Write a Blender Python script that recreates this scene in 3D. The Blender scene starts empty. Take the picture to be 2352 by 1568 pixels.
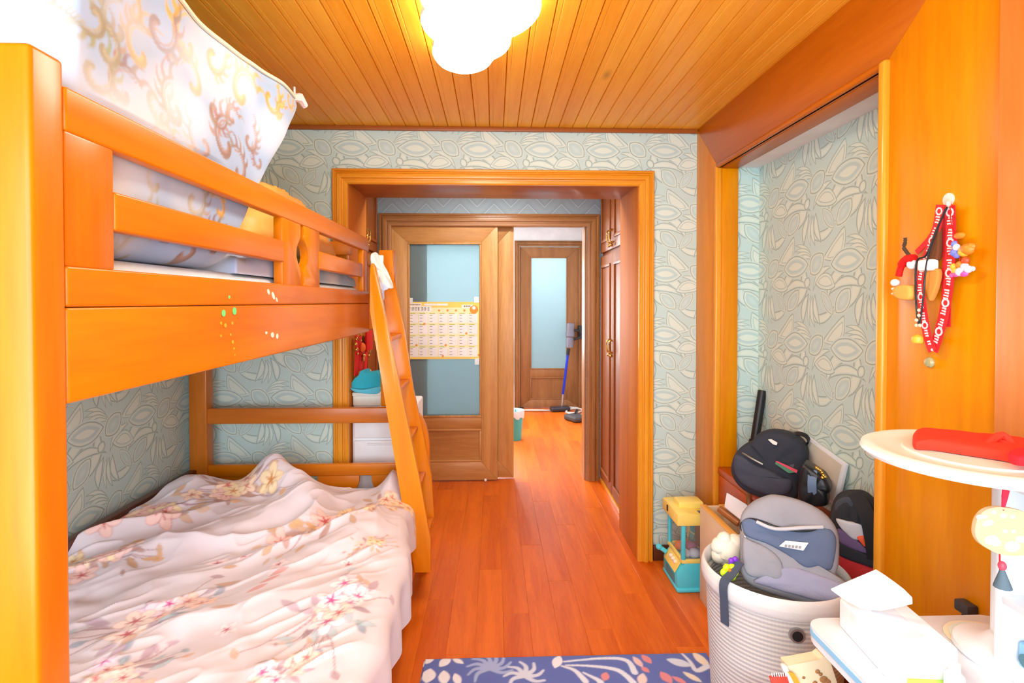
import bpy, bmesh, math, random
import numpy as np
from mathutils import Vector, Matrix
random.seed(4); RNG = np.random.default_rng(7)
SC = bpy.context.scene; COL = SC.collection

# ------------------------------------------------------------------ camera
F, CX = 1220.0, 1176.0
TH = math.atan(41 / F); PH = math.radians(.9); CY = 693 + F * math.tan(PH)
CAM = np.array([0, 0, 1.445])
cam_d = bpy.data.cameras.new('camera'); cam = bpy.data.objects.new('camera', cam_d); COL.objects.link(cam)
cam.location = CAM; cam.rotation_euler = (math.pi / 2 - PH, 0, -TH)
cam_d.sensor_width = 36; cam_d.lens = F / 2352 * 36; cam_d.shift_y = -(784 - CY) / 2352
cam_d.clip_start = .02; SC.camera = cam
_f = np.array([math.sin(TH) * math.cos(PH), math.cos(TH) * math.cos(PH), -math.sin(PH)])
_r = np.array([math.cos(TH), -math.sin(TH), 0]); _u = np.cross(_r, _f)
def ray(x, y): return _f + _r * (x - CX) / F - _u * (y - CY) / F
def PY(x, y, v): d = ray(x, y); return CAM + d * (v / d[1])
def PX(x, y, v): d = ray(x, y); return CAM + d * (v / d[0])
def PZ(x, y, v): d = ray(x, y); return CAM + d * ((v - CAM[2]) / d[2])
def PP(x, y, o, n):
    d = ray(x, y); o = np.array(o, float); n = np.array(n, float)
    return CAM + d * (((o - CAM) @ n) / (d @ n))

# ------------------------------------------------------------------ world, lights, exposure
w = bpy.data.worlds.new('sky'); SC.world = w; w.use_nodes = True
w.node_tree.nodes['Background'].inputs[0].default_value = (.80, .90, 1, 1)
w.node_tree.nodes['Background'].inputs[1].default_value = 10.5
SC.view_settings.view_transform = 'Standard'; SC.view_settings.look = 'None'
SC.view_settings.gamma = 1; SC.view_settings.use_curve_mapping = False
SC.view_settings.exposure = -0.15
SC.cycles.max_bounces = 7; SC.cycles.caustics_reflective = False; SC.cycles.caustics_refractive = False; SC.cycles.adaptive_threshold = .05
def area(name, loc, rot, sx, sy, power, col=(1, 1, 1), portal=False):
    l = bpy.data.lights.new(name, 'AREA'); l.shape = 'RECTANGLE'; l.size = sx; l.size_y = sy
    l.energy = power; l.color = col
    if portal: l.cycles.is_portal = True
    o = bpy.data.objects.new(name, l); COL.objects.link(o); o.location = loc; o.rotation_euler = rot
    return o
area('window_portal', (-.25, -.62, 1.42), (math.pi / 2, 0, 0), 2.5, 1.9, 1, portal=True)
area('hall_ceiling_lamp', (-.45, 5.15, 2.42), (0, 0, 0), .9, .9, 55, (1, .98, .95))
area('hall_fill_light', (-.55, 7.12, 1.45), (-math.pi / 2, 0, 0), 1.1, 1.3, 100, (.88, .95, 1))  # added light behind the frosted doors, not a real hall window
area('far_room_fill_light', (.75, 8.0, 2.35), (0, 0, 0), .6, .6, 22, (.85, .95, 1))  # unseen light added to brighten the far door's pane from behind
area('vestibule_fill_light', (0, 3.55, 2.36), (0, 0, 0), .3, .3, 17, (1, .95, .88))  # fill added to brighten the vestibule, no fitting known there

# ------------------------------------------------------------------ helpers
def lin(c):
    return tuple(((v / 255) / 12.92 if v / 255 <= .04045 else (((v / 255) + .055) / 1.055) ** 2.4) for v in c)
def lin4(c): return lin(c) + (1,)
class NT:
    """tiny node graph writer"""
    def __init__(s, name):
        s.m = bpy.data.materials.new(name); s.m.use_nodes = True; s.t = s.m.node_tree; s.n = s.t.nodes
        s.p = s.n['Principled BSDF']
    def node(s, typ, **kw):
        n = s.n.new(typ)
        for k, v in kw.items(): setattr(n, k, v)
        return n
    def put(s, sock, v):
        if isinstance(v, bpy.types.NodeSocket): s.t.links.new(v, sock)
        elif v is not None:
            if hasattr(sock, 'default_value') and not isinstance(v, (int, float)) and len(sock.default_value) == 4 and len(v) == 3: v = tuple(v) + (1,)
            sock.default_value = v
    def math(s, op, a, b=None, c=None):
        n = s.node('ShaderNodeMath', operation=op); s.put(n.inputs[0], a); s.put(n.inputs[1], b); s.put(n.inputs[2], c); return n.outputs[0]
    def vec(s, op, a, b=None, c=None):
        n = s.node('ShaderNodeVectorMath', operation=op); s.put(n.inputs[0], a)
        if b is not None: s.put(n.inputs[3] if op == 'SCALE' else n.inputs[1], b)
        if c is not None: s.put(n.inputs[2], c)
        return n.outputs['Value'] if op in ('LENGTH', 'DOT_PRODUCT', 'DISTANCE') else n.outputs[0]
    def mix(s, f, a, b, mode='MIX'):
        n = s.node('ShaderNodeMix', data_type='RGBA', blend_type=mode); s.put(n.inputs[0], f); s.put(n.inputs[6], a); s.put(n.inputs[7], b); return n.outputs[2]
    def ramp(s, f, stops, interp='LINEAR'):
        n = s.node('ShaderNodeValToRGB'); r = n.color_ramp; r.interpolation = interp
        while len(r.elements) < len(stops): r.elements.new(.5)
        for e, (p, c) in zip(r.elements, stops): e.position = p; e.color = tuple(c) + (1,) if len(c) == 3 else c
        s.put(n.inputs[0], f); return n
    def noise(s, v, scale, detail=3, rough=.5, dist=0):
        n = s.node('ShaderNodeTexNoise'); s.put(n.inputs['Vector'], v); n.inputs['Scale'].default_value = scale
        n.inputs['Detail'].default_value = detail; n.inputs['Roughness'].default_value = rough; n.inputs['Distortion'].default_value = dist
        return n.outputs[0]
    def coord(s, kind='Object'): return s.node('ShaderNodeTexCoord').outputs[kind]
    def geo(s): return s.node('ShaderNodeNewGeometry').outputs['Position']
    def bump(s, h, strength=.3, dist=.01):
        n = s.node('ShaderNodeBump'); n.inputs['Strength'].default_value = strength; n.inputs['Distance'].default_value = dist
        s.put(n.inputs['Height'], h); s.t.links.new(n.outputs[0], s.p.inputs['Normal'])
    def set(s, **kw):
        for k, v in kw.items(): s.put(s.p.inputs[k.replace('_', ' ')], v)
        return s.m
MATS = {}
def plain(name, c, rough=.6, spec=.4, metal=0, bumpy=0, bscale=200, **kw):
    if name in MATS: return MATS[name]
    g = NT(name); co = g.coord()
    nz = g.noise(co, 6, 3); l = lin(c)
    colr = g.ramp(nz, [(.3, tuple(x * .93 for x in l)), (.7, tuple(min(1, x * 1.06) for x in l))]).outputs[0]
    g.set(Base_Color=colr, Roughness=rough, Metallic=metal); g.p.inputs['Specular IOR Level'].default_value = spec
    for k, v in kw.items(): g.put(g.p.inputs[k.replace('_', ' ')], v)
    if bumpy: g.bump(g.noise(co, bscale, 2), bumpy, .002)
    MATS[name] = g.m; return g.m
def wood(name, dark, light, axis='Y', grain=14, rough=.35, coat=.25, var=.25, knots=0):
    if name in MATS: return MATS[name]
    g = NT(name); co = g.coord(); rnd = g.node('ShaderNodeObjectInfo').outputs['Random']
    off = g.vec('SCALE', (13.1, 7.7, 5.3), rnd)
    p = g.vec('ADD', co, off)
    sc = {'X': (.09, 1, 1), 'Y': (1, .09, 1), 'Z': (1, 1, .09)}[axis]
    q = g.vec('MULTIPLY', p, sc)
    big = g.noise(q, grain, 4, .55, .6)
    fine = g.noise(g.vec('MULTIPLY', p, tuple(x if x < 1 else 1 for x in sc)), grain * 9, 2, .5)
    f = g.math('ADD', g.math('MULTIPLY', big, .75), g.math('MULTIPLY', fine, .25))
    f = g.math('ADD', f, g.math('MULTIPLY', g.math('SUBTRACT', rnd, .5), var))
    c = g.ramp(f, [(.30, lin(dark)), (.68, lin(light))]).outputs[0]
    if knots:
        v = g.node('ShaderNodeTexVoronoi'); g.put(v.inputs['Vector'], g.vec('MULTIPLY', p, {'X': (.35, 1, 1), 'Y': (1, .35, 1), 'Z': (1, 1, .35)}[axis])); v.inputs['Scale'].default_value = 3.2
        k = g.ramp(v.outputs['Distance'], [(.0, (1, 1, 1)), (.075, (0, 0, 0))]).outputs[0]
        c = g.mix(g.math('MULTIPLY', k, knots), c, lin4(tuple(x * .55 for x in dark)))
    g.p.inputs['Specular IOR Level'].default_value = .28; g.set(Base_Color=c, Roughness=rough); g.p.inputs['Coat Weight'].default_value = coat; g.p.inputs['Coat Roughness'].default_value = .18
    g.bump(f, .06, .004)
    MATS[name] = g.m; return g.m
def vcol(name, rough=.9, sheen=.0, bump=.15, bscale=350):
    if name in MATS: return MATS[name]
    g = NT(name); a = g.node('ShaderNodeAttribute', attribute_name='Col').outputs['Color']
    g.set(Base_Color=a, Roughness=rough); g.p.inputs['Specular IOR Level'].default_value = .15; g.p.inputs['Sheen Weight'].default_value = sheen
    g.bump(g.noise(g.coord(), bscale, 2), bump, .002); MATS[name] = g.m; return g.m

class MB:
    def __init__(s): s.bm = bmesh.new(); s.mi = 0
    def _fin(s, faces):
        for f in faces: f.material_index = s.mi
    def mat(s, i): s.mi = i; return s
    def poly(s, pts):
        try: f = s.bm.faces.new([s.bm.verts.new(Vector(p)) for p in pts]); f.material_index = s.mi
        except ValueError: pass
        return s
    def box(s, x0, x1, y0, y1, z0, z1, bev=.004, seg=2, mtx=None):
        x0, x1 = min(x0, x1), max(x0, x1); y0, y1 = min(y0, y1), max(y0, y1); z0, z1 = min(z0, z1), max(z0, z1)
        r = bmesh.ops.create_cube(s.bm, size=1); vs = r['verts']
        for v in vs: v.co = Vector((x0 + (v.co.x + .5) * (x1 - x0), y0 + (v.co.y + .5) * (y1 - y0), z0 + (v.co.z + .5) * (z1 - z0)))
        fs = set(f for v in vs for f in v.link_faces); s._fin(fs)
        if bev:
            bev = min(bev, .45 * min(x1 - x0, y1 - y0, z1 - z0))
            es = list(set(e for v in vs for e in v.link_edges))
            rr = bmesh.ops.bevel(s.bm, geom=es, offset=bev, segments=seg, affect='EDGES', profile=.5)
            s._fin(rr['faces']); vs = list(set(v for f in rr['faces'] for v in f.verts) | set(v for v in vs if v.is_valid))
        if mtx is not None:
            for v in vs: v.co = mtx @ v.co
        return s
    def prism(s, pts, vec, bev=0):
        """polygon of 3-D points pushed along vec"""
        vec = Vector(vec); a = [s.bm.verts.new(Vector(p)) for p in pts]; b = [s.bm.verts.new(Vector(p) + vec) for p in pts]
        n = len(a); fs = []
        fs.append(s.bm.faces.new(a[::-1])); fs.append(s.bm.faces.new(b))
        for i in range(n): fs.append(s.bm.faces.new((a[i], a[(i + 1) % n], b[(i + 1) % n], b[i])))
        s._fin(fs)
        if bev:
            es = list(set(e for f in fs for e in f.edges)); rr = bmesh.ops.bevel(s.bm, geom=es, offset=bev, segments=2, affect='EDGES', profile=.5); s._fin(rr['faces'])
        return s
    def loft(s, rings, closed=True, cap=True):
        R = [[s.bm.verts.new(Vector(p)) for p in r] for r in rings]; n = len(R[0]); fs = []
        for a, b in zip(R, R[1:]):
            for i in range(n if closed else n - 1):
                fs.append(s.bm.faces.new((a[i], a[(i + 1) % n], b[(i + 1) % n], b[i])))
        if cap and closed: fs.append(s.bm.faces.new(R[0][::-1])); fs.append(s.bm.faces.new(R[-1]))
        s._fin(fs); return s
    def tube(s, pts, r, n=10, flat=None):
        """round (or flattened: flat=(direction, half width)) tube along points"""
        P = [Vector(p) for p in pts]; rings = []; up = Vector((0, 0, 1))
        for i, p in enumerate(P):
            t = (P[min(i + 1, len(P) - 1)] - P[max(i - 1, 0)]).normalized()
            a = t.cross(up)
            if a.length < .05: a = t.cross(Vector((1, 0, 0)))
            a.normalize(); b = t.cross(a).normalized(); rr = r[i] if isinstance(r, (list, tuple)) else r
            rings.append([p + a * math.cos(2 * math.pi * k / n) * rr + b * math.sin(2 * math.pi * k / n) * rr for k in range(n)])
        return s.loft(rings)
    def ribbon(s, pts, wdir, width, th=.002):
        """flat strap: centre line, width direction, width"""
        P = [Vector(p) for p in pts]; wd = Vector(wdir).normalized(); rings = []
        for i, p in enumerate(P):
            t = (P[min(i + 1, len(P) - 1)] - P[max(i - 1, 0)]).normalized(); nn = t.cross(wd).normalized(); ww = t.cross(nn).normalized()
            h = (width[i] if isinstance(width, (list, tuple)) else width) / 2
            rings.append([p + ww * h + nn * th / 2, p - ww * h + nn * th / 2, p - ww * h - nn * th / 2, p + ww * h - nn * th / 2])
        return s.loft(rings)
    def lathe(s, prof, c=(0, 0, 0), n=32, axis=(0, 0, 1)):
        ax = Vector(axis).normalized(); q = Vector((0, 0, 1)).rotation_difference(ax); c = Vector(c); rings = []
        for r, z in prof: rings.append([c + q @ Vector((max(r, 1e-4) * math.cos(2 * math.pi * k / n), max(r, 1e-4) * math.sin(2 * math.pi * k / n), z)) for k in range(n)])
        return s.loft(rings)
    def ell(s, c, r, n=16, mtx=None, jit=0):
        res = bmesh.ops.create_uvsphere(s.bm, u_segments=n, v_segments=max(6, n * 2 // 3), radius=1)
        for v in res['verts']:
            k = 1 + (random.random() - .5) * jit
            p = Vector((v.co.x * r[0] * k, v.co.y * r[1] * k, v.co.z * r[2] * k))
            if mtx is not None: p = mtx @ p
            v.co = p + Vector(c)
        s._fin(set(f for v in res['verts'] for f in v.link_faces)); return s
    def puffy(s, outline, nrm, front, back=0, rings=7, power=.5, crease=0, seed=1):
        """outline of 3-D points (planar) inflated to both sides of its plane: a stuffed, sewn body"""
        P = [Vector(p) for p in outline]; N = Vector(nrm).normalized(); n = len(P)
        c = sum(P, Vector()) / n; rnd = random.Random(seed); ph = [rnd.random() * 6.28 for _ in range(4)]
        def ring(k, sgn, th):
            t = k / rings; sc = 1 - t * t if t < 1 else 0
            h = th * (1 - (1 - t) ** 2) ** power
            out = []
            for i, p in enumerate(P):
                q = c + (p - c) * (math.sqrt(max(0, 1 - t ** 2.6)) if t < 1 else 0)
                wob = 1 + crease * math.sin(ph[0] + 9 * i / n * 6.28 / 2 + 3 * t) + crease * .6 * math.sin(ph[1] + 17 * i / n * 3.14 + 5 * t)
                out.append(q + N * sgn * h * wob)
            return out
        fr = [ring(k, 1, front) for k in range(rings)]; bk = [ring(k, -1, back) for k in range(1, rings)] if back else []
        allr = bk[::-1] + fr
        R = [[s.bm.verts.new(p) for p in r] for r in allr]; fs = []
        for a, b in zip(R, R[1:]):
            for i in range(n): fs.append(s.bm.faces.new((a[i], a[(i + 1) % n], b[(i + 1) % n], b[i])))
        vt = s.bm.verts.new(c + N * front); vb = s.bm.verts.new(c - N * back)
        for i in range(n):
            fs.append(s.bm.faces.new((R[-1][i], R[-1][(i + 1) % n], vt))); fs.append(s.bm.faces.new((R[0][(i + 1) % n], R[0][i], vb)))
        s._fin(fs); return s
    def build(s, name, mats, parent=None, smooth=True, kind=None, origin=None):
        me = bpy.data.meshes.new(name); bmesh.ops.recalc_face_normals(s.bm, faces=s.bm.faces[:])
        pts = [v.co for v in s.bm.verts]
        if parent is not None: o0 = world_loc(parent)
        elif origin is not None: o0 = Vector(origin)
        else:
            xs = [p.x for p in pts]; ys = [p.y for p in pts]; zs = [p.z for p in pts]
            o0 = Vector(((min(xs) + max(xs)) / 2, (min(ys) + max(ys)) / 2, min(zs)))
        bmesh.ops.translate(s.bm, verts=s.bm.verts[:], vec=-o0)
        s.bm.to_mesh(me); s.bm.free()
        if smooth: me.shade_smooth(); me.set_sharp_from_angle(angle=math.radians(38))
        for m in (mats if isinstance(mats, (list, tuple)) else [mats]): me.materials.append(m)
        o = bpy.data.objects.new(name, me); COL.objects.link(o)
        if parent is not None: o.parent = parent
        else: o.location = o0
        if kind: o['kind'] = kind
        return o
def world_loc(o):
    v = Vector(o.location)
    while o.parent is not None: o = o.parent; v = v + Vector(o.location)
    return v
def thing(name, label, cat, loc, group=None):
    o = bpy.data.objects.new(name, None); COL.objects.link(o); o.location = Vector(loc); o.empty_display_size = .1
    return tag(o, label, cat, group)
def tag(o, label, cat, group=None):
    o['label'] = label; o['category'] = cat
    if group: o['group'] = group
    return o
def struct(name, loc=(0, 0, 0), label=None):
    o = bpy.data.objects.new(name, None); COL.objects.link(o); o.location = loc; o['kind'] = 'structure'
    if label: o['label'] = label
    return o
def S(o, label=None):
    o['kind'] = 'structure'
    if label: o['label'] = label
    return o
def instance(me, name, parent, loc):
    o = bpy.data.objects.new(name, me); COL.objects.link(o); o.parent = parent; o.location = Vector(loc) - world_loc(parent); return o
def catmull(P, n=8, closed=False):
    P = [np.array(p, float) for p in P]; out = []; m = len(P)
    for i in range(m if closed else m - 1):
        if closed: p0, p1, p2, p3 = P[(i - 1) % m], P[i], P[(i + 1) % m], P[(i + 2) % m]
        else: p0, p1, p2, p3 = P[max(i - 1, 0)], P[i], P[i + 1], P[min(i + 2, m - 1)]
        for k in range(n):
            t = k / n; out.append(.5 * ((2 * p1) + (-p0 + p2) * t + (2 * p0 - 5 * p1 + 4 * p2 - p3) * t * t + (-p0 + 3 * p1 - 3 * p2 + p3) * t ** 3))
    if not closed: out.append(P[-1])
    return out
def gridmesh(name, XYZ, mat, col=None, parent=None, closed_u=False, origin=None):
    """XYZ array (nv, nu, 3) -> smooth mesh with vertex colours"""
    nv, nu = XYZ.shape[:2]; idx = np.arange(nv * nu).reshape(nv, nu)
    nxt = np.roll(idx, -1, 1) if closed_u else idx[:, 1:]
    a = idx if closed_u else idx[:, :-1]
    q = np.stack([a[:-1], nxt[:-1], nxt[1:], a[1:]], -1).reshape(-1, 4)
    V = XYZ.reshape(-1, 3).astype(float)
    o0 = np.array(world_loc(parent)) if parent is not None else np.array(origin if origin is not None else [V[:, 0].mean(), V[:, 1].mean(), V[:, 2].min()])
    me = bpy.data.meshes.new(name); me.from_pydata((V - o0).tolist(), [], q.tolist()); me.shade_smooth()
    if col is not None:
        at = me.color_attributes.new('Col', 'FLOAT_COLOR', 'POINT')
        c4 = np.ones((V.shape[0], 4), np.float32); c4[:, :3] = col.reshape(-1, 3); at.data.foreach_set('color', c4.ravel())
    me.materials.append(mat); o = bpy.data.objects.new(name, me); COL.objects.link(o)
    if parent is not None: o.parent = parent
    else: o.location = o0
    return o
class Paint:
    """fabric print drawn with brush strokes, in metres, sampled onto mesh vertices"""
    def __init__(s, x0, x1, y0, y1, res, base):
        s.x0, s.y0, s.res = x0, y0, res; s.w = int((x1 - x0) / res) + 2; s.h = int((y1 - y0) / res) + 2
        s.a = np.ones((s.h, s.w, 3)) * np.array(lin(base))
    def _win(s, xa, xb, ya, yb):
        i0 = max(0, int((xa - s.x0) / s.res)); i1 = min(s.w, int((xb - s.x0) / s.res) + 2); j0 = max(0, int((ya - s.y0) / s.res)); j1 = min(s.h, int((yb - s.y0) / s.res) + 2)
        if i1 <= i0 or j1 <= j0: return None
        X, Y = np.meshgrid(s.x0 + np.arange(i0, i1) * s.res, s.y0 + np.arange(j0, j1) * s.res)
        return slice(j0, j1), slice(i0, i1), X, Y
    def _put(s, jj, ii, al, c): s.a[jj, ii] = s.a[jj, ii] * (1 - al[..., None]) + np.array(lin(c)) * al[..., None]
    def ellipse(s, cx, cy, rx, ry, ang, c, al=1, soft=None, leaf=False):
        R = max(rx, ry) * 1.3; wv = s._win(cx - R, cx + R, cy - R, cy + R)
        if wv is None: return
        jj, ii, X, Y = wv; ca, sa = math.cos(ang), math.sin(ang)
        u = ((X - cx) * ca + (Y - cy) * sa) / rx; v = (-(X - cx) * sa + (Y - cy) * ca) / ry
        d = (np.abs(v) - (1 - np.clip(u * u, 0, 1.2))) * min(rx, ry) if leaf else (np.sqrt(u * u + v * v) - 1) * min(rx, ry)
        sf = soft or s.res; s._put(jj, ii, np.clip(.5 - d / sf, 0, 1) * al, c)
    def stroke(s, pts, w0, w1, c, al=1, n=6):
        P = catmull(pts, n); m = len(P)
        for k in range(m - 1):
            a, b = P[k], P[k + 1]; t = k / max(1, m - 1); wd = (w0 * (1 - t) + w1 * t) / 2
            wv = s._win(min(a[0], b[0]) - wd * 2 - s.res, max(a[0], b[0]) + wd * 2 + s.res, min(a[1], b[1]) - wd * 2 - s.res, max(a[1], b[1]) + wd * 2 + s.res)
            if wv is None: continue
            jj, ii, X, Y = wv; ab = b - a; L = max(1e-9, ab @ ab); h = np.clip(((X - a[0]) * ab[0] + (Y - a[1]) * ab[1]) / L, 0, 1)
            d = np.hypot(X - a[0] - h * ab[0], Y - a[1] - h * ab[1]) - wd; s._put(jj, ii, np.clip(.5 - d / s.res, 0, 1) * al, c)
    def sample(s, X, Y):
        x = np.clip((X - s.x0) / s.res, 0, s.w - 1.01); y = np.clip((Y - s.y0) / s.res, 0, s.h - 1.01); i = x.astype(int); j = y.astype(int); fx = (x - i)[..., None]; fy = (y - j)[..., None]
        return (s.a[j, i] * (1 - fx) + s.a[j, i + 1] * fx) * (1 - fy) + (s.a[j + 1, i] * (1 - fx) + s.a[j + 1, i + 1] * fx) * fy
def vnoise(X, Y, seed=0):
    r = np.random.default_rng(seed).random((64, 64)); i = np.floor(X).astype(int); j = np.floor(Y).astype(int)
    fx = X - i; fy = Y - j; fx = fx * fx * (3 - 2 * fx); fy = fy * fy * (3 - 2 * fy)
    g = lambda a, b: r[b % 64, a % 64]
    return (g(i, j) * (1 - fx) + g(i + 1, j) * fx) * (1 - fy) + (g(i, j + 1) * (1 - fx) + g(i + 1, j + 1) * fx) * fy

# ------------------------------------------------------------------ materials
M_BED = wood('orange_bed_wood', (196, 102, 0), (224, 132, 2), 'Y', 7, .34, .15, .12)
M_BEDX = wood('orange_bed_wood_cross', (196, 102, 0), (224, 132, 2), 'X', 7, .34, .15, .12)
M_BEDZ = wood('orange_bed_wood_upright', (196, 102, 0), (224, 132, 2), 'Z', 7, .32, .15, .12)
M_CEIL = wood('pine_ceiling_wood', (232, 152, 26), (246, 180, 56), 'Y', 14, .42, .08, .2, knots=.6)
M_FLOOR = wood('red_brown_floor_wood', (196, 84, 8), (228, 114, 22), 'Y', 18, .38, .1, .22)
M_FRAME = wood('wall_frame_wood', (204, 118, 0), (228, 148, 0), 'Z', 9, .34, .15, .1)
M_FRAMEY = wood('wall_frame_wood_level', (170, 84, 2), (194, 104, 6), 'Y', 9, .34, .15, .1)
M_TRIM = wood('door_trim_wood', (212, 132, 22), (236, 164, 48), 'Z', 12, .30, .35, .1)
M_TRIMX = wood('door_trim_wood_level', (212, 132, 22), (236, 164, 48), 'X', 12, .30, .35, .1)
M_DOOR = wood('sliding_door_oak', (170, 114, 56), (214, 160, 94), 'Z', 11, .45, .1, .15)
M_DOORX = wood('sliding_door_oak_level', (172, 114, 54), (206, 150, 84), 'X', 11, .45, .1, .15)
M_CAB = wood('dark_cabinet_wood', (140, 78, 34), (168, 98, 46), 'Z', 12, .5, .05, .1)
M_FDOOR = wood('hall_door_oak', (128, 84, 46), (158, 108, 64), 'Z', 14, .5, .05, .1)
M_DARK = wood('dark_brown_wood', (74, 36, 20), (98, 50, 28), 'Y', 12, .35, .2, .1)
M_RED = wood('red_chest_wood', (158, 52, 12), (204, 84, 24), 'Y', 8, .3, .3, .1)
M_WHITE = plain('white_plastic', (238, 240, 242), .4)
M_WPAINT = plain('white_wall_paint', (226, 226, 226), .8)
M_BLACK = plain('black_nylon', (48, 52, 62), .75, .3, bumpy=.4, bscale=700)
M_BLKP = plain('black_plastic', (30, 31, 35), .4)
M_METAL = plain('brushed_steel', (190, 190, 192), .3, .5, 1)
M_GOLD = plain('brass_metal', (215, 175, 90), .3, .5, 1)
M_RUBY = plain('red_cloth', (214, 28, 24), .75, .2, bumpy=.2)
M_TEAL = plain('teal_cloth', (52, 176, 196), .8, .2, bumpy=.3)
M_REDOR = plain('coral_red_felt', (226, 62, 42), .8, .2)

def wallpaper():
    g = NT('leaf_relief_wallpaper'); pos = g.geo()
    geo = g.n[[k for k in g.n.keys() if 'Geometry' in k][0]]
    sx = g.node('ShaderNodeSeparateXYZ'); g.put(sx.inputs[0], pos); nn = g.node('ShaderNodeSeparateXYZ'); g.put(nn.inputs[0], geo.outputs['True Normal'])
    side = g.math('GREATER_THAN', g.math('ABSOLUTE', nn.outputs[0]), .5)
    # horizontal run of the paper: X on the end wall, Y on side walls (reversed on the right side)
    run = g.math('MULTIPLY_ADD', g.math('SUBTRACT', g.math('MULTIPLY', g.math('MULTIPLY', sx.outputs[1], -1), g.math('SIGN', nn.outputs[0])), sx.outputs[0]), side, sx.outputs[0])
    cb = g.node('ShaderNodeCombineXYZ'); g.put(cb.inputs[0], g.math('DIVIDE', g.math('ADD', run, .04), .345)); g.put(cb.inputs[1], g.math('DIVIDE', g.math('SUBTRACT', 2.378, sx.outputs[2]), .340))
    uv = cb.outputs[0]
    wob = g.node('ShaderNodeTexNoise'); wob.inputs['Scale'].default_value = 2.5; wob.inputs['Detail'].default_value = 1; g.put(wob.inputs['Vector'], uv)
    uv = g.vec('ADD', uv, g.vec('SCALE', g.vec('SUBTRACT', wob.outputs['Color'], (.5, .5, .5)), .05))
    BG, LN, HI, MID, DK = lin((190, 215, 210)), lin((160, 181, 174)), lin((212, 227, 215)), lin((199, 221, 214)), lin((183, 209, 206))
    colr = BG
    def ramp_for(kind):
        # sdf mapped so that .8 = edge, lower is inside
        if kind == 'eye': st = [(0, HI + (1,)), (.26, HI + (1,)), (.32, DK + (1,)), (.50, DK + (1,)), (.55, MID + (1,)), (.70, HI + (1,)), (.75, LN + (1,)), (.80, LN + (1,)), (.82, MID + (1,)), (.90, MID + (1,)), (.97, BG + (0,))]
        elif kind == 'leaf': st = [(0, MID + (1,)), (.45, DK + (1,)), (.68, HI + (1,)), (.74, LN + (1,)), (.80, LN + (1,)), (.83, HI + (1,)), (.90, MID + (1,)), (.96, BG + (0,))]
        elif kind == 'drop': st = [(0, HI + (1,)), (.42, HI + (1,)), (.47, LN + (1,)), (.52, MID + (1,)), (.72, HI + (1,)), (.76, LN + (1,)), (.81, LN + (1,)), (.86, BG + (0,))]
        else: st = [(0, HI + (1,)), (.30, HI + (1,)), (.56, MID + (1,)), (.66, LN + (1,)), (.78, LN + (1,)), (.86, MID + (.9,)), (.96, BG + (0,))]
        return st
    def vesica(cx, cy, hl, hw, ang, kind, bend=0):
        nonlocal colr
        cx, cy, hl, hw = cx / 343, cy / 343, hl / 343, hw / 343
        v = g.vec('SUBTRACT', uv, (cx, cy, 0)); v = g.vec('WRAP', v, (.5, .5, 0), (-.5, -.5, -1))
        r = g.node('ShaderNodeVectorRotate', rotation_type='Z_AXIS'); g.put(r.inputs['Vector'], v); r.inputs['Angle'].default_value = -math.radians(ang); v = r.outputs[0]
        if bend:
            s3 = g.node('ShaderNodeSeparateXYZ'); g.put(s3.inputs[0], v); c3 = g.node('ShaderNodeCombineXYZ'); g.put(c3.inputs[0], s3.outputs[0])
            g.put(c3.inputs[1], g.math('MULTIPLY_ADD', g.math('MULTIPLY', s3.outputs[0], s3.outputs[0]), bend, s3.outputs[1])); v = c3.outputs[0]
        R = (hl * hl + hw * hw) / (2 * hw); d = R - hw
        v = g.vec('MULTIPLY_ADD', g.vec('ABSOLUTE', v), (1, 1, 0), (0, d, 0))
        sd = g.math('SUBTRACT', g.vec('LENGTH', v), R)
        t = g.math('MULTIPLY_ADD', sd, .8 / hw, .8)
        rp = g.ramp(t, ramp_for(kind)); colr = g.mix(rp.outputs['Alpha'], colr, rp.outputs['Color'])
    # flowing ribbons behind, then fans, leaves, drops and eyes (centres in 343-unit tiles)
    E0 = (298, 98)
    for a in ((245, 205, 135, 30, 66, 'fan', 1.3), (15, 150, 120, 26, 38, 'fan', -1.4), (110, 325, 110, 22, 6, 'fan', 1.6), (300, 175, 110, 20, 6, 'fan', -1.2), (215, 172, 26, 20, 62, 'fan', 0)): vesica(*a)
    for x, y, an, hw in ((150, 290, -74, 17), (178, 296, -82, 12), (200, 292, -92, 9), (232, 280, -104, 20)): vesica(x, y, 70, hw, an, 'fan', 1.1)
    for dx, dy, an in ((-68, -80, -27), (-66, -66, -16), (-62, -52, -7), (-58, -38, 3)): vesica(E0[0] + dx, E0[1] + dy, 72, 11, an, 'fan', -1.5)
    vesica(72, 258, 60, 25, -52, 'leaf'); vesica(318, 250, 64, 36, 48, 'leaf')
    vesica(E0[0] + 168, E0[1] + 36, 84, 15, 36, 'fan', -1.6)
    vesica(E0[0] + 58, E0[1] - 54, 84, 38, 42, 'drop', 1.5); vesica(85, 170, 68, 36, -8, 'drop', -1.1)
    vesica(145, 94, 60, 40, 40, 'leaf'); vesica(E0[0], E0[1], 96, 46, 3, 'eye')
    bwn = g.node('ShaderNodeRGBToBW'); g.put(bwn.inputs[0], colr)
    tex = g.noise(pos, 260, 2)
    g.set(Base_Color=colr, Roughness=.75); g.p.inputs['Specular IOR Level'].default_value = .2
    g.bump(g.math('MULTIPLY_ADD', tex, .12, bwn.outputs[0]), .35, .006)
    return g.m
M_PAPER = wallpaper()
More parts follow.
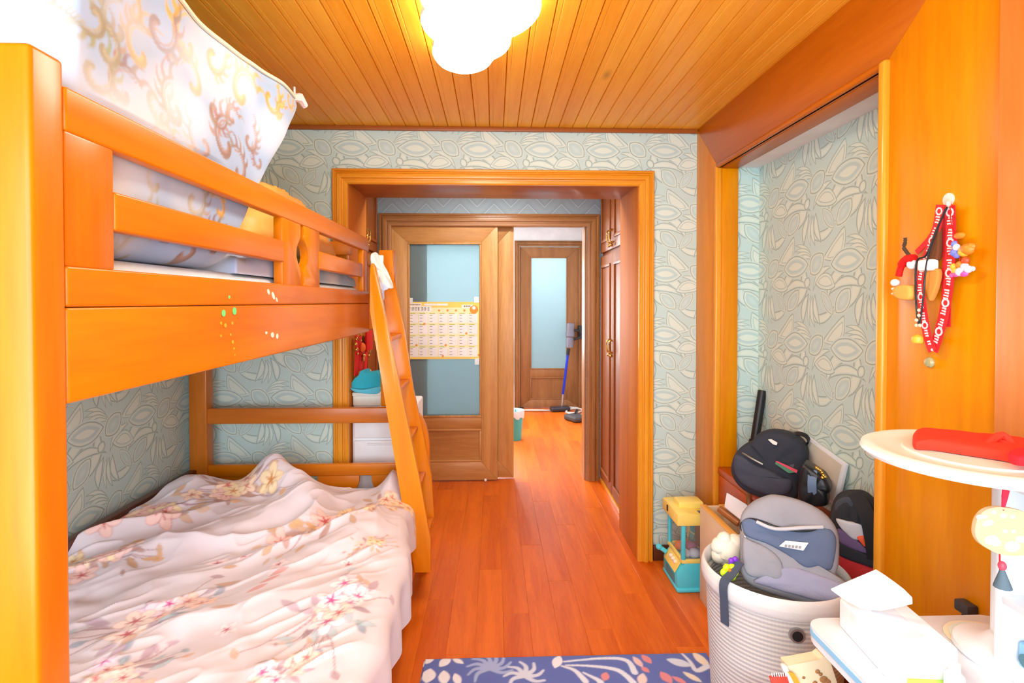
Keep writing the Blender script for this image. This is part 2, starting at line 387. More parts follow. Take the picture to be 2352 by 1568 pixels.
def chevron():
    g = NT('chevron_wallpaper'); s = g.node('ShaderNodeSeparateXYZ'); g.put(s.inputs[0], g.geo())
    tri = g.math('PINGPONG', s.outputs[0], .135)
    v = g.math('FRACT', g.math('MULTIPLY', g.math('ADD', s.outputs[2], tri), 9.0))
    l = g.ramp(v, [(0, lin((178, 192, 200))), (.05, lin((178, 192, 200))), (.1, lin((142, 158, 170))), (.5, lin((154, 170, 180))), (1, lin((148, 164, 175)))]).outputs[0]
    return g.set(Base_Color=l, Roughness=.8)
M_CHEV = chevron()
def frosted():
    g = NT('frosted_glass'); g.set(Base_Color=lin4((238, 248, 250)), Roughness=.30)
    g.p.inputs['Transmission Weight'].default_value = 1; g.p.inputs['IOR'].default_value = 1.12
    d = g.node('ShaderNodeBsdfDiffuse'); d.inputs[0].default_value = lin4((214, 238, 244)); t = g.node('ShaderNodeBsdfTranslucent'); t.inputs[0].default_value = lin4((214, 240, 246))
    m1 = g.node('ShaderNodeMixShader'); g.t.links.new(d.outputs[0], m1.inputs[1]); g.t.links.new(t.outputs[0], m1.inputs[2])
    m2 = g.node('ShaderNodeMixShader'); m1.inputs[0].default_value = .72; m2.inputs[0].default_value = .62; g.t.links.new(g.p.outputs[0], m2.inputs[1]); g.t.links.new(m1.outputs[0], m2.inputs[2])
    g.t.links.new(m2.outputs[0], g.n['Material Output'].inputs[0]); return g.m
M_FROST = frosted()

# ================================================================== THE ROOM
XL, XR, YF, YB, ZC = -1.62, 1.127, 2.93, -.62, 2.40
XA = 1.345                      # back of the alcove in the right wall
# floor boards
floor = S(MB().box(XL - .1, XA + .15, YB - .1, 7.4, -.06, -.014, 0).build('floor', plain('floor_screed', (60, 34, 22), .9), origin=(0, 0, -.06)), 'red brown wooden floor running from the bedroom through to the hall')
pm = MB().box(0, .1198, 0, 1.099, -.014, 0, .0007, 1).build('floorboard', M_FLOOR, floor)
pmesh = pm.data; bpy.data.objects.remove(pm)
row = 0; x = XL - .02
while x < XA + .05:
    y = YB - (row * .41 % 1.1)
    while y < 7.2:
        yc = y + .55; keep = (yc < 3.5) or (-1.05 < x < .95 and yc < 4.9) or (-.3 < x < 1.3 and yc < 7.6)
        if x < -.62 and yc < 2.0: keep = yc > .2 and False or (x > -.75)
        if keep:
            instance(pmesh, 'floorboard', floor, (x, y, -.06))
        y += 1.1
    x += .12; row += 1
# ceiling boards (tongue and groove, V joints)
ceil = S(MB().box(XL - .05, XA + .05, YB - .05, YF + .02, ZC + .016, ZC + .06, 0).build('ceiling', plain('ceiling_backing', (80, 46, 18), .9), origin=(0, 0, ZC)), 'orange pine board ceiling with fine grooves')
cw = .0757
bmx = MB(); L = YF - YB
prof = [(.0006, .016), (.0006, .005), (.0035, .0), (.017, 0), (.0195, .0016), (.022, 0), (cw - .0035, 0), (cw - .0006, .005), (cw - .0006, .016)]
bmx.prism([(a, 0, b) for a, b in prof], (0, L, 0))
pm = bmx.build('ceiling_board', M_CEIL, ceil, smooth=False); cmesh = pm.data; bpy.data.objects.remove(pm)
x = XL + .006
while x < XR + .02:
    instance(cmesh, 'ceiling_board', ceil, (x, YB, ZC + ZC)); x += cw
S(MB().box(XL, XR, YF - .016, YF, ZC - .024, ZC, .004).build('trim_1', wood('ceiling_edge_wood', (128, 66, 24), (156, 86, 34), 'X', 12, .4, .1)), 'thin brown ceiling edge strip above the end wall')
# walls
S(MB().box(XL - .1, XL, YB, YF, 0, ZC + .05, 0).build('wall_left', M_PAPER), 'pale blue green leaf patterned wallpaper wall behind the bunk bed')
wf = MB(); wf.box(XL - .1, -.84, YF, YF + .4, 0, ZC + .05, 0).box(.845, XR + .3, YF, YF + .4, 0, ZC + .05, 0).box(-.84, .845, YF, YF + .4, 2.13, ZC + .05, 0)
S(wf.build('wall_far', M_PAPER), 'leaf patterned wallpaper end wall around the wide wood framed opening')
wb = MB(); wb.box(XL - .1, -1.5, YB - .12, YB, 0, ZC + .05, 0).box(1.0, XR + .3, YB - .12, YB, 0, ZC + .05, 0).box(-1.5, 1.0, YB - .12, YB, 0, .47, 0).box(-1.5, 1.0, YB - .12, YB, 2.37, ZC + .05, 0)
S(wb.build('wall_back', M_WPAINT), 'white wall with the window behind the viewer')
win = struct('window_1', (-.25, YB - .06, .47), 'white framed window letting in daylight')
for a in (-1.5, -.68, .15, .96): MB().box(a, a + .04, YB - .08, YB - .04, .47, 2.37, .003).build('frame_bar', M_WHITE, win)
for a in (.47, 2.33): MB().box(-1.46, .96, YB - .085, YB - .035, a, a + .04, .003).build('frame_bar', M_WHITE, win)
S(MB().box(.888, XR - .002, YF - .016, YF, 0, .085, .004).build('baseboard_far', M_DARK), 'dark skirting board between the door frame and the alcove')

def casing(name, label, x0, x1, zt, y, wd, dep, mats, kind=True, zb=0.0):
    """moulded three-sided frame on a wall facing the camera; each side its own mitred piece"""
    root = struct(name, ((x0 + x1) / 2, y, zb), label)
    prof = [(0, 0), (0, .7), (.06, .85), (.16, .85), (.2, .6), (.27, .62), (.34, .95), (.48, 1), (.6, .95), (.66, .62), (.72, .6), (.76, .8), (.92, .8), (1, .6), (1, 0)]
    def piece(fn, mat):
        m = MB(); A = [m.bm.verts.new(Vector(fn(a * wd, 0, d * dep))) for a, d in prof]; B = [m.bm.verts.new(Vector(fn(a * wd, 1, d * dep))) for a, d in prof]
        for i in range(len(prof) - 1): m.bm.faces.new((A[i], A[i + 1], B[i + 1], B[i]))
        m.bm.faces.new(A); m.bm.faces.new(B[::-1]); m.build('frame_moulding', mat, root, smooth=True)
    piece(lambda a, t, d: (x0 + a, y - d, zb if t == 0 else zt - a), mats[0])
    piece(lambda a, t, d: (x1 - a, y - d, zb if t == 0 else zt - a), mats[0])
    piece(lambda a, t, d: (x0 + a if t == 0 else x1 - a, y - d, zt - a), mats[1])
    return root
casing('trim_2', 'moulded orange wood frame around the wide opening in the end wall', -.876, .883, 2.166, YF, .083, .03, (M_TRIM, M_TRIMX))
lining = struct('trim_3', (0, YF, 0), 'deep brown wood lining inside the wide opening')
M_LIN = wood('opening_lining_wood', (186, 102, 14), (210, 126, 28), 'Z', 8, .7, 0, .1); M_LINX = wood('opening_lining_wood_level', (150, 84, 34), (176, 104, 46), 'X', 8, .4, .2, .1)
MB().box(-.84, -.793, YF - .002, 3.34, 0, 2.13, .002).build('lining_board', M_LIN, lining)
MB().box(.796, .845, YF - .002, 3.34, 0, 2.13, .002).build('lining_board', M_LIN, lining)
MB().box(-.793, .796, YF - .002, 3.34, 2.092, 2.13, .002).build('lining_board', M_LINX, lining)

# ---- vestibule between the opening and the sliding doors: built-in cupboards left and right
def raised(m, axis, at, out, u0, u1, v0, v1, t=.012, wdt=.022):
    """raised bead frame on a cupboard door; u along Y (axis X) or X (axis Y), v is height"""
    for k, (a, b, c, d) in enumerate(((u0, u1, v0, v0 + wdt), (u0, u1, v1 - wdt, v1), (u0, u0 + wdt, v0 + wdt, v1 - wdt), (u1 - wdt, u1, v0 + wdt, v1 - wdt))):
        if axis == 'X': m.box(at, at + out * t, a, b, c, d, .004)
        else: m.box(a, b, at, at + out * t, c, d, .004)
def cupboard(name, label, xf, out, y0, y1):
    back = xf - out * .35
    t = thing(name, label, 'cupboard', ((xf + back) / 2, (y0 + y1) / 2, 0))
    MB().box(back, xf - out * .02, y0, y1, 0, 2.38, .002).build('body', M_CAB, t)
    MB().box(xf - out * .02, xf + out * .004, y0, y1, 0, .035, .002).build('plinth_strip', M_TRIM, t)
    ym = (y0 + y1) / 2
    for a, b in ((y0 + .01, ym - .003), (ym + .003, y1 - .01)):
        for z0, z1, hz in ((.05, 1.80, 1.08), (1.83, 2.36, 1.87)):
            d = MB(); d.box(xf - out * .02, xf, a, b, z0, z1, .004); dd = d.build('door', M_CAB, t)
            r = MB(); raised(r, 'X', xf, out, a + .06, b - .06, z0 + .07, z1 - .07); r.build('raised_moulding', M_CAB, dd)
            hy = b - .035 if a < ym - .1 else a + .035
            h = MB(); h.tube(catmull([(xf, hy, hz), (xf + out * .03, hy, hz + .01), (xf + out * .032, hy, hz + .08), (xf, hy, hz + .09)], 5), .006, 8); h.ell((xf + out * .02, hy, hz - .02), (.012, .012, .012), 10)
            h.build('handle', M_GOLD, dd)
    return t
cupboard('built_in_cupboard', 'dark wood panelled cupboard on the right inside the opening', .85, -1, 3.345, 4.235)
cupboard('built_in_cupboard', 'dark wood panelled cupboard on the left inside the opening, behind the white drawers', -.918, 1, 3.345, 4.235)
S(MB().box(-1.3, 1.25, 3.33, 4.4, 2.4, 2.44, 0).build('ceiling_vestibule', M_WPAINT), 'plain ceiling over the cupboards')
YD = 4.26
wi = MB(); wi.box(-1.3, -.83, YD, YD + .12, 0, 2.4, 0).box(.742, 1.3, YD, YD + .12, 0, 2.4, 0).box(-.83, .742, YD, YD + .12, 2.065, 2.4, 0)
S(wi.build('wall_inner', M_CHEV), 'grey blue chevron wallpaper wall above the sliding doors')
M_DTR = wood('inner_trim_wood', (150, 98, 50), (188, 132, 76), 'Z', 12, .4, .2, .1); M_DTRX = wood('inner_trim_wood_level', (138, 88, 46), (172, 118, 68), 'X', 12, .4, .2, .1)
jb = struct('trim_8', (0, YD, 0), 'brown wood reveal boards of the sliding door opening')
MB().box(.728, .7425, YD - .002, YD + .125, 0, 2.068, .002).build('reveal_board', M_DTR, jb); MB().box(-.832, .7425, YD + .045, YD + .125, 2.058, 2.07, .002).build('reveal_board', M_DTRX, jb)
casing('trim_4', 'moulded brown wood frame around the sliding doors', -.914, .846, 2.146, YD, .1, .03, (M_DTR, M_DTRX))

def glass_door(name, label, x0, x1, y, z1, gx0, gx1, gz0, gz1, pz0, pz1, mats, th=.04):
    """door leaf: mitred stiles and rails, frosted pane and a raised lower panel"""
    root = struct(name, ((x0 + x1) / 2, y, 0), label); mz, mx = mats
    z0 = .012
    def quad(pts, nm, mat): MB().prism([(a, y, b) for a, b in pts], (0, th, 0), .0025).build(nm, mat, root)
    quad([(x0, z0), (gx0, pz0), (gx0, gz1), (x0, z1)], 'stile', mz); quad([(x1, z0), (gx1, pz0), (gx1, gz1), (x1, z1)], 'stile', mz)
    quad([(x0, z1), (gx0, gz1), (gx1, gz1), (x1, z1)], 'rail', mx); quad([(x0, z0), (gx0, pz0), (gx1, pz0), (x1, z0)], 'rail', mx)
    MB().box(gx0, gx1, y + .001, y + th - .001, pz1, gz0, .003).build('rail', mx, root)
    pane = MB().box(gx0 - .004, gx1 + .004, y + th / 2 - .003, y + th / 2 + .003, gz0 - .004, gz1 + .004, 0).build('pane', M_FROST, root)
    b = MB(); raised(b, 'Y', y + .012, -1, gx0, gx1, gz0, gz1, .016, .016); b.build('glazing_bead', mz, root)
    p = MB().box(gx0, gx1, y + .014, y + th - .014, pz0, pz1, 0).build('lower_panel', mx, root)
    b = MB(); raised(b, 'Y', y + .013, -1, gx0, gx1, pz0, pz1, .014, .018); b.build('raised_moulding', mx, p)
    return root
def q(px, py, Y): p = PY(px, py, Y); return p[0], p[2]
gx0, gz1 = q(936, 556, YD); gx1, gz0 = q(1106, 958, YD); pz1 = q(1000, 985, YD)[1]; pz0 = q(1000, 1062, YD)[1]
glass_door('door_1', 'front oak sliding door leaf with a frosted pane and the calendar on it', -.846, .028, YD + .002, 2.058, gx0, gx1, gz0, gz1, pz0, pz1, (M_DOOR, M_DOORX))
d2 = .131
glass_door('door_2', 'rear oak sliding door leaf showing past the front leaf', -.846 + d2, .028 + d2, YD + .052, 2.058, gx0 + d2, gx1 + d2, gz0, gz1, pz0, pz1, (M_DOOR, M_DOORX))
MB().ell((-.07, YD - .005, .012), (.012, .012, .012), 10).build('floor_guide', M_WHITE, bpy.data.objects['door_1'])

# ---- hall beyond
YH = 7.2
S(MB().box(-1.3, -1.2, 4.38, YH, 0, 2.5, 0).build('wall_hall_left', M_WPAINT), 'white hall wall'); S(MB().box(1.3, 1.4, 4.38, YH, 0, 2.5, 0).build('wall_hall_right', M_WPAINT), 'white hall wall on the right')
S(MB().box(-1.3, 1.4, 4.38, YH + .1, 2.47, 2.52, 0).build('ceiling_hall', M_WPAINT), 'white hall ceiling')
wh = MB(); wh.box(-1.3, .34, YH, YH + .1, 0, 2.5, 0).box(1.17, 1.4, YH, YH + .1, 0, 2.5, 0).box(.34, 1.17, YH, YH + .1, 2.2, 2.5, 0)
S(wh.build('wall_hall_end', M_WPAINT), 'white hall end wall around the far door')
S(MB().box(.05, .26, YH - .02, YH, .42, .95, .004).build('trim_5', M_DARK), 'dark wood wainscot beside the far door')
S(MB().box(.05, .26, YH - .035, YH, .34, .42, .01).build('trim_6', plain('stone_grey', (120, 112, 104), .6)), 'grey ledge under the dark wainscot')
wz_ = MB(); wz_.box(.2, 1.3, 8.6, 8.66, 0, 2.5, 0).box(.14, .2, YH + .1, 8.66, 0, 2.5, 0).box(1.3, 1.36, YH + .1, 8.66, 0, 2.5, 0); S(wz_.build('wall_far_room', M_WPAINT), 'white room behind the far hall door')
S(MB().box(.14, 1.36, YH + .1, 8.66, 2.47, 2.52, 0).build('ceiling_far_room', M_WPAINT), 'white ceiling of the room behind the far door'); S(MB().box(.14, 1.36, YH + .1, 8.66, -.06, 0, 0).build('floor_far_room', M_WPAINT), 'pale floor of the room behind the far door')
hw = struct('hall_fill_frame', (-.55, YH - .03, .8), 'white frame added around the hall fill light on the end wall')  # made-up frame, put in only to go with the added hall light
for a in (-1.14, -.02): MB().box(a, a + .05, YH - .05, YH, .76, 2.14, .003).build('frame_bar', M_WHITE, hw)
for a in (.76, 2.10): MB().box(-1.09, -.02, YH - .05, YH, a, a + .04, .003).build('frame_bar', M_WHITE, hw)
casing('trim_7', 'brown wood frame around the far hall door', .275, 1.225, 2.272, YH, .075, .03, (M_FDOOR, M_FDOOR))
a0, b1 = q(1218, 590, YH); a1, b0 = q(1303, 848, YH)
glass_door('door_3', 'far hall door with a tall frosted pane', .352, 1.152, YH + .005, 2.188, a0, a1, b0, b1, q(1250, 918, YH)[1], q(1250, 866, YH)[1], (M_FDOOR, M_FDOOR))
# ================================================================== RIGHT WALL: wooden frame and alcove
wr = struct('wall_right', (XR, 2, 0), 'orange wood wall frame around a wallpapered alcove')
YA0, YA1, ZA, YW = 1.52, 2.645, 2.118, 1.14
def yz(pts, nm, mat, x=XR, d=.035): return MB().prism([(x, a, b) for a, b in pts], (d, 0, 0), .002).build(nm, mat, wr)
yz([(YF, 0), (YA1, 0), (YA1, ZA), (YF, ZC)], 'frame_board', M_FRAME); yz([(YA0, 0), (YW, 0), (YW, ZC), (YA0, ZA)], 'frame_board', M_FRAME)
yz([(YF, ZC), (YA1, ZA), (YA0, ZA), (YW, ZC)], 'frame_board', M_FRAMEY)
for nm, bx in (('bead_moulding', (XR - .014, XR + .02, YA1 - .002, YA1 + .022, 0, ZA + .02)), ('bead_moulding', (XR - .016, XR + .02, YA0 - .034, YA0 - .004, 0, ZA + .02))):
    m = MB(); m.box(*bx, .009, 3); m.build(nm, M_TRIM, wr)
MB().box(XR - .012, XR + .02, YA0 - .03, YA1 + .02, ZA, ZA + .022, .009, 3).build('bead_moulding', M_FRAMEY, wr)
MB().box(XR + .02, XR + .102, YA1 - .003, YA1 + .06, 0, ZA, .002).build('jamb_board', M_FRAME, wr)
MB().box(XR + .02, XR + .102, YA0 - .06, YA0 + .003, 0, ZA, .002).build('jamb_board', M_FRAME, wr)
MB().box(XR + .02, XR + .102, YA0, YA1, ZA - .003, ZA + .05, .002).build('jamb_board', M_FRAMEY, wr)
wa = MB(); wa.box(XA, XA + .08, YA0 - .25, YA1 + .2, 0, ZC, 0).box(XR + .05, XA + .05, YA1 + .015, YA1 + .2, 0, ZC, 0).box(XR + .05, XA + .05, YA0 - .2, YA0 - .02, 0, ZC, 0)
S(wa.build('wall_alcove', M_PAPER), 'leaf patterned wallpaper lining the alcove')
S(MB().box(XR + .1, XA + .02, YA0 - .1, YA1 + .1, ZA + .006, ZA + .05, 0).build('ceiling_alcove', M_WPAINT), 'white underside of the alcove top')
wd = thing('wardrobe', 'tall orange wood wardrobe side at the right edge', 'wardrobe', (1.25, .3, 0))
MB().box(1.108, 1.4, YB + .01, YW - .001, 0, ZC, .004).build('side_panel', wood('wardrobe_wood', (200, 116, 40), (224, 146, 70), 'Z', 8, .3, .3, .05), wd)

# ================================================================== BUNK BED
XU = -.66
bed = thing('bunk_bed', 'orange wood bunk bed with guard rails and a leaning ladder', 'bunk bed', (-1.1, 1.8, 0))
YN0, YN1, YE = .782, .845, 2.80
post_n = MB().box(-.81, XU, YN0, YN1, 0, 1.815, .008, 3).build('post', M_BEDZ, bed)
MB().lathe([(.0, 0), (.008, 0), (.009, .003), (.006, .005), (0, .005)], (-.735, YN0 - .004, 1.605), 14, (0, -1, 0)).build('bolt_cap', plain('bolt_cap_beige', (206, 160, 96), .5), post_n)
MB().box(-1.58, -1.49, YN0, YN1, 0, 1.815, .008, 3).build('post', M_BEDZ, bed)
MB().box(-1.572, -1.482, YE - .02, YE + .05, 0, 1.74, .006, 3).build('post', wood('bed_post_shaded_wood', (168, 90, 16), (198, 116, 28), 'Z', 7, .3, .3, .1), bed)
MB().box(-.602, -.527, YE + .032, YE + .09, .89, 1.716, .006, 3).build('post', M_BEDZ, bed)
MB().box(-.74, -.603, YE + .04, YE + .07, 1.30, 1.49, .004).build('end_rail', M_BEDX, bed)
# aisle side: guard rail boards, uprights
def side(z0, z1, y0=YN1, y1=YE + .03, x=XU, th=.028, nm='guard_rail', mat=None): return MB().box(x - th, x, y0, y1, z0, z1, .005, 3).build(nm, mat or M_BED, bed)
side(1.709, 1.778); side(1.569, 1.637, .952, 1.70); side(1.569, 1.637, 2.03, 2.70); side(1.437, 1.501, nm='side_rail'); side(1.286, 1.436, nm='side_rail', x=XU - .001)
for y0, y1 in ((YN1, .952), (2.72, 2.80)): MB().box(XU - .03, XU - .002, y0, y1, 1.50, 1.71, .004).build('upright', M_BEDZ, bed)
# two shaped uprights with a bottle shaped gap between them
def shaped(y0, y1, edge):
    zs = np.linspace(1.50, 1.71, 22); pts = []
    def cut(z):
        t = (z - 1.50) / .21; return .040 * math.exp(-((t - .52) / .2) ** 4)
    if edge == 'far': pts = [(y0, 1.50)] + [(y1 - cut(z), z) for z in zs] + [(y0, 1.71)]
    else: pts = [(y1, 1.71)] + [(y0 + cut(z), z) for z in zs[::-1]] + [(y1, 1.50)]
    MB().prism([(XU - .03, a, b) for a, b in pts], (.028, 0, 0), .002).build('upright', M_BEDZ, bed)
shaped(1.688, 1.846, 'far'); shaped(1.878, 2.042, 'near')
# wall side rails and upper platform
MB().box(-1.575, -1.545, YN1, YE, 1.286, 1.50, .004).build('side_rail', M_BED, bed); MB().box(-1.575, -1.545, YN1, YE, 1.70, 1.77, .004).build('guard_rail', M_BED, bed)
for k in range(12): MB().box(-1.545, XU - .03, .90 + k * .16, .98 + k * .16, 1.36, 1.38, .002).build('bed_slat', M_BEDX, bed)
for z0, z1 in ((1.29, 1.50), (1.69, 1.76)): MB().box(-1.49, -.75, YE, YE + .03, z0, z1, .004).build('end_rail', M_BEDX, bed)
for z0, z1 in ((1.29, 1.50), (1.69, 1.76)): MB().box(-1.49, -.75, YN0 + .02, YN0 + .05, z0, z1, .004).build('end_rail', M_BEDX, bed)
# lower headboard at the far end
M_HB = wood('headboard_wood', (190, 100, 0), (216, 128, 8), 'X', 7, .3, .3, .1)
MB().box(-1.56, -.53, YE - .012, YE + .02, .812, .893, .005, 3).build('headboard_rail', wood('headboard_rail_wood', (176, 92, 16), (200, 114, 30), 'X', 7, .3, .3, .1), bed)
MB().box(-1.49, -.43, YE - .008, YE + .02, .535, .597, .005, 3).build('headboard_rail', M_HB, bed)
gaps = [-1.515, -1.235, -.955, -.675, -.46]
def slat(xa, xb):
    zs = np.linspace(.26, .54, 22)
    def gw(z):
        t = (.54 - z) / .28; return .032 + (.018 * (1 / (1 + math.exp(-(t - .2) * 45)))) - .02 * max(0, t - .45)
    L_ = [(xa + gw(z), z) for z in zs]; R_ = [(xb - gw(z), z) for z in zs[::-1]]
    MB().prism([(a, YE - .004, b) for a, b in L_ + R_], (0, .02, 0), .0015).build('headboard_slat', M_HB, bed)
for a, b in zip(gaps, gaps[1:]): slat(a, b)
MB().box(-1.49, -.43, YE - .006, YE + .02, .20, .262, .004).build('headboard_rail', M_HB, bed)
end = [PY(px, py, 2.835) for px, py in ((892, 933), (930, 937), (956, 946), (972, 965), (982, 995), (986, 1030), (986, 1090))]
pts = [(p[0], 2.835, p[2]) for p in catmull(end, 4)]; xr = pts[-1][0]
MB().prism(pts + [(xr, 2.835, 0), (xr - .06, 2.835, 0), (xr - .06, 2.835, .55), (xr - .13, 2.835, .81)], (0, .035, 0), .003).build('shaped_end_board', M_BEDZ, bed)
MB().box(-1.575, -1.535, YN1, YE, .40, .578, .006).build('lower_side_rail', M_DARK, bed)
MB().box(-.425, -.385, YN1, YE + .03, .12, .31, .006).build('lower_side_rail', M_BED, bed)
for k in range(10): MB().box(-1.535, -.425, .95 + k * .19, 1.03 + k * .19, .27, .292, .002).build('bed_slat', M_BEDX, bed)
for xx in (-.47,): MB().box(xx, xx + .08, YN0, YN1, 0, .50, .006).build('post', M_BEDZ, bed)
MB().box(-1.49, -.39, YN0 + .01, YN0 + .04, .2, .5, .006).build('end_rail', M_BEDX, bed)
# ladder
lad = bpy.data.objects.new('ladder', None); COL.objects.link(lad); lad.parent = bed; lad['label'] = 'leaning bunk ladder with flat treads'
def pyp(L_, Y): return [PY(a, b, Y) for a, b in L_]
YL0, YL1 = 2.50, 2.80
M_LAD = wood('ladder_wood', (212, 118, 8), (238, 150, 24), 'Z', 6, .2, .5, .05)
MB().prism(pyp([(850, 640), (850, 610), (856, 603), (862, 612), (874, 670), (891, 759), (925, 918), (960, 1085), (989, 1240), (989, 1315), (952, 1315), (935, 1225), (905, 1045), (876, 870), (850, 715)], YL0), (0, .03, 0), .004).build('stile', M_LAD, lad)
MB().prism(pyp([(870, 574), (903, 574), (904, 650), (928, 760), (949, 895), (970, 990), (991, 1098), (997, 1190), (994, 1215), (984, 1222), (972, 1205), (955, 1090), (930, 965), (912, 880), (893, 770), (884, 700), (871, 640)], YL1), (0, .03, 0), .004).build('stile', M_LAD, lad)
def xl(z, off=0): return -.335 - (z - .17) / (1.40 - .17) * .205 + off
for z in (.30, .54, .78, 1.03, 1.27): MB().box(xl(z) - .05, xl(z) + .035, YL0 + .028, YL1 + .002, z - .011, z + .011, .003).build('tread', M_BED, lad)
# small stickers and paint scuffs on the side rail
def sticker(px, py, r, mat, ang=0, rx=1):
    p = PX(px, py, XU + .0008)
    m = MB(); n = 12; m.prism([(XU, p[1] + r * rx * math.cos(ang) * math.cos(k * 6.283 / n) - r * math.sin(ang) * math.sin(k * 6.283 / n), p[2] + r * rx * math.sin(ang) * math.cos(k * 6.283 / n) + r * math.cos(ang) * math.sin(k * 6.283 / n)) for k in range(n)], (.0012, 0, 0)); m.build('sticker', mat, bed)
M_GRN = plain('mint_sticker', (110, 226, 130), .3); M_GLIT = plain('gold_glitter', (206, 176, 40), .3); M_SCF = plain('pale_scuff', (246, 240, 226), .5)
for a in ((514, 719, .0085), (539, 714, .0095), (527, 682, .004)): sticker(*a, M_GRN)
for a in ((508, 742, .004), (518, 747, .005), (534, 742, .004), (508, 771, .0035), (530, 768, .003), (535, 785, .0045), (538, 800, .003), (540, 815, .002)): sticker(*a, M_GLIT)
for a in ((617, 670, .006, -.8, 1.6), (628, 679, .007, -.8, 2), (636, 688, .004, -.9, 2), (612, 764, .004, 0, 1.6), (626, 769, .008, -.2, 1.3), (637, 772, .008, 0, 1)): sticker(a[0], a[1], a[2], M_SCF, a[3], a[4])

# ---- mattresses
tag(MB().box(-1.54, -.695, .86, 2.775, 1.382, 1.525, .04, 4).build('mattress', plain('white_blue_sheet', (214, 230, 240), .85, .2, bumpy=.3)), 'thin mattress with a pale blue sheet on the upper bunk', 'mattress')
tag(MB().box(-1.525, -.392, .86, 2.775, .294, .49, .05, 4).build('mattress', plain('pale_blue_sheet', (190, 218, 238), .85, .2, bumpy=.3)), 'mattress with a pale blue sheet on the lower bunk, under the floral duvet', 'mattress')

# ================================================================== BEDDING
# ---- floral duvet on the lower bunk
def draw_flower(P, x, y, r, rot, petal, edge, heart):
    for k in range(5):
        a = rot + k * 1.2566; cx, cy = x + math.cos(a) * r * .55, y + math.sin(a) * r * .55
        P.ellipse(cx, cy, r * .58, r * .40, a, edge, .75); P.ellipse(cx + math.cos(a) * r * .03, cy + math.sin(a) * r * .03, r * .52, r * .34, a, petal, .95)
    for k in range(5):
        a = rot + k * 1.2566; P.stroke([(x, y), (x + math.cos(a) * r * .5, y + math.sin(a) * r * .5)], r * .16, r * .03, heart, .8, 2)
    P.ellipse(x, y, r * .16, r * .16, 0, heart, .9)
def draw_cluster(P, x, y, s, seed, warm=0.0, ang=0.0):
    R = random.Random(seed)
    leafc = [(150, 166, 184), (186, 206, 214), (176, 150, 160), (214, 176, 150), (196, 170, 186)]
    if warm: leafc = [(206, 168, 130), (226, 176, 120), (190, 150, 140), (222, 190, 160)]
    ca, sa = math.cos(ang), math.sin(ang)
    def tr(u, v): return x + (u * ca - v * sa) * s, y + (u * sa + v * ca) * s
    for k in range(9):                              # stems with buds
        a = R.uniform(-.5, .5) + (0 if k % 2 else math.pi); L_ = R.uniform(.55, 1.0); b = R.uniform(-.35, .35)
        p1, p2, p3 = tr(R.uniform(-.2, .2), R.uniform(-.2, .2)), tr(math.cos(a) * L_ * .5, math.sin(a) * L_ * .5 + b * .4), tr(math.cos(a) * L_, math.sin(a) * L_ + b)
        P.stroke([p1, p2, p3], .006 * s / .2, .003, (168, 132, 138), .7)
        P.ellipse(*p3, .055 * s / .2 * .2 * 1.6, .028 * s / .2 * .2 * 1.6, R.uniform(0, 3), R.choice(leafc), .8, leaf=True)
    for k in range(26):
        u, v = R.gauss(0, .38), R.gauss(0, .24); px, py = tr(u, v); a = math.atan2(v, u) + ang + R.uniform(-.7, .7); l = R.uniform(.08, .17) * s; c = R.choice(leafc)
        P.ellipse(px, py, l, l * .36, a, tuple(int(q_ * .82) for q_ in c), .55, leaf=True); P.ellipse(px, py, l * .88, l * .27, a, c, .75, leaf=True)
    pal = [((250, 240, 244), (196, 150, 176), (206, 84, 150)), ((248, 220, 206), (206, 156, 150), (214, 120, 120)), ((244, 226, 236), (186, 150, 186), (190, 90, 160)), ((252, 236, 226), (214, 170, 160), (196, 100, 110))]
    if warm: pal = [((250, 226, 200), (206, 156, 120), (206, 110, 100)), ((248, 214, 206), (206, 140, 136), (200, 90, 90)), ((248, 230, 190), (210, 166, 110), (206, 140, 80))]
    for k in range(9):
        u, v = R.gauss(0, .28), R.gauss(0, .17); px, py = tr(u, v); draw_flower(P, px, py, R.uniform(.13, .2) * s, R.uniform(0, 6), *R.choice(pal))
XE = -.335
u_ax = np.arange(-1.535, XE + .21, .0046); v_ax = np.arange(.66, 2.768, .0046)
U, V = np.meshgrid(u_ax, v_ax)
def bump_at(px, py, Y, sx, sy, h, ang=0):
    p = PY(px, py, Y); ca, sa = math.cos(ang), math.sin(ang); a = (U - p[0]) * ca + (V - p[1]) * sa; b = -(U - p[0]) * sa + (V - p[1]) * ca
    return h * np.exp(-(a / sx) ** 2 - (b / sy) ** 2)
D = np.zeros_like(U)
D += bump_at(628, 1060, 2.60, .13, .12, .20) + bump_at(455, 1130, 2.48, .17, .14, .13) + bump_at(700, 1110, 2.46, .10, .15, .08, .4) + bump_at(912, 1100, 2.62, .07, .13, .12)
D += bump_at(330, 1190, 2.2, .12, .32, .07, -.6) + bump_at(560, 1190, 2.2, .09, .42, .06, -.75) + bump_at(800, 1230, 2.05, .1, .3, .045, -.7)
d1 = (U + V) / math.sqrt(2); d2_ = (V - U) / math.sqrt(2)           # d2_ runs across the diagonal folds
wv = vnoise(d1 * 2.2 + 5, d2_ * 2.2 + 9, 3); far = np.clip((V - 1.25) / 1.1, 0, 1)
ph = d2_ * 21 + wv * 6.5 + vnoise(U * 5, V * 5, 5) * 2.2
D += (1 - np.abs(np.sin(ph * .5))) ** 1.6 * (.010 + .030 * far) * (.35 + vnoise(U * 3.2 + 3, V * 3.2, 6))
D += (vnoise(U * 7, V * 7, 8) - .5) * .030 * (.4 + far) + (vnoise(U * 17, V * 17, 9) - .5) * .010 + (1 - np.abs(2 * vnoise(d1 * 6, d2_ * 22, 11) - 1)) ** 3 * .010
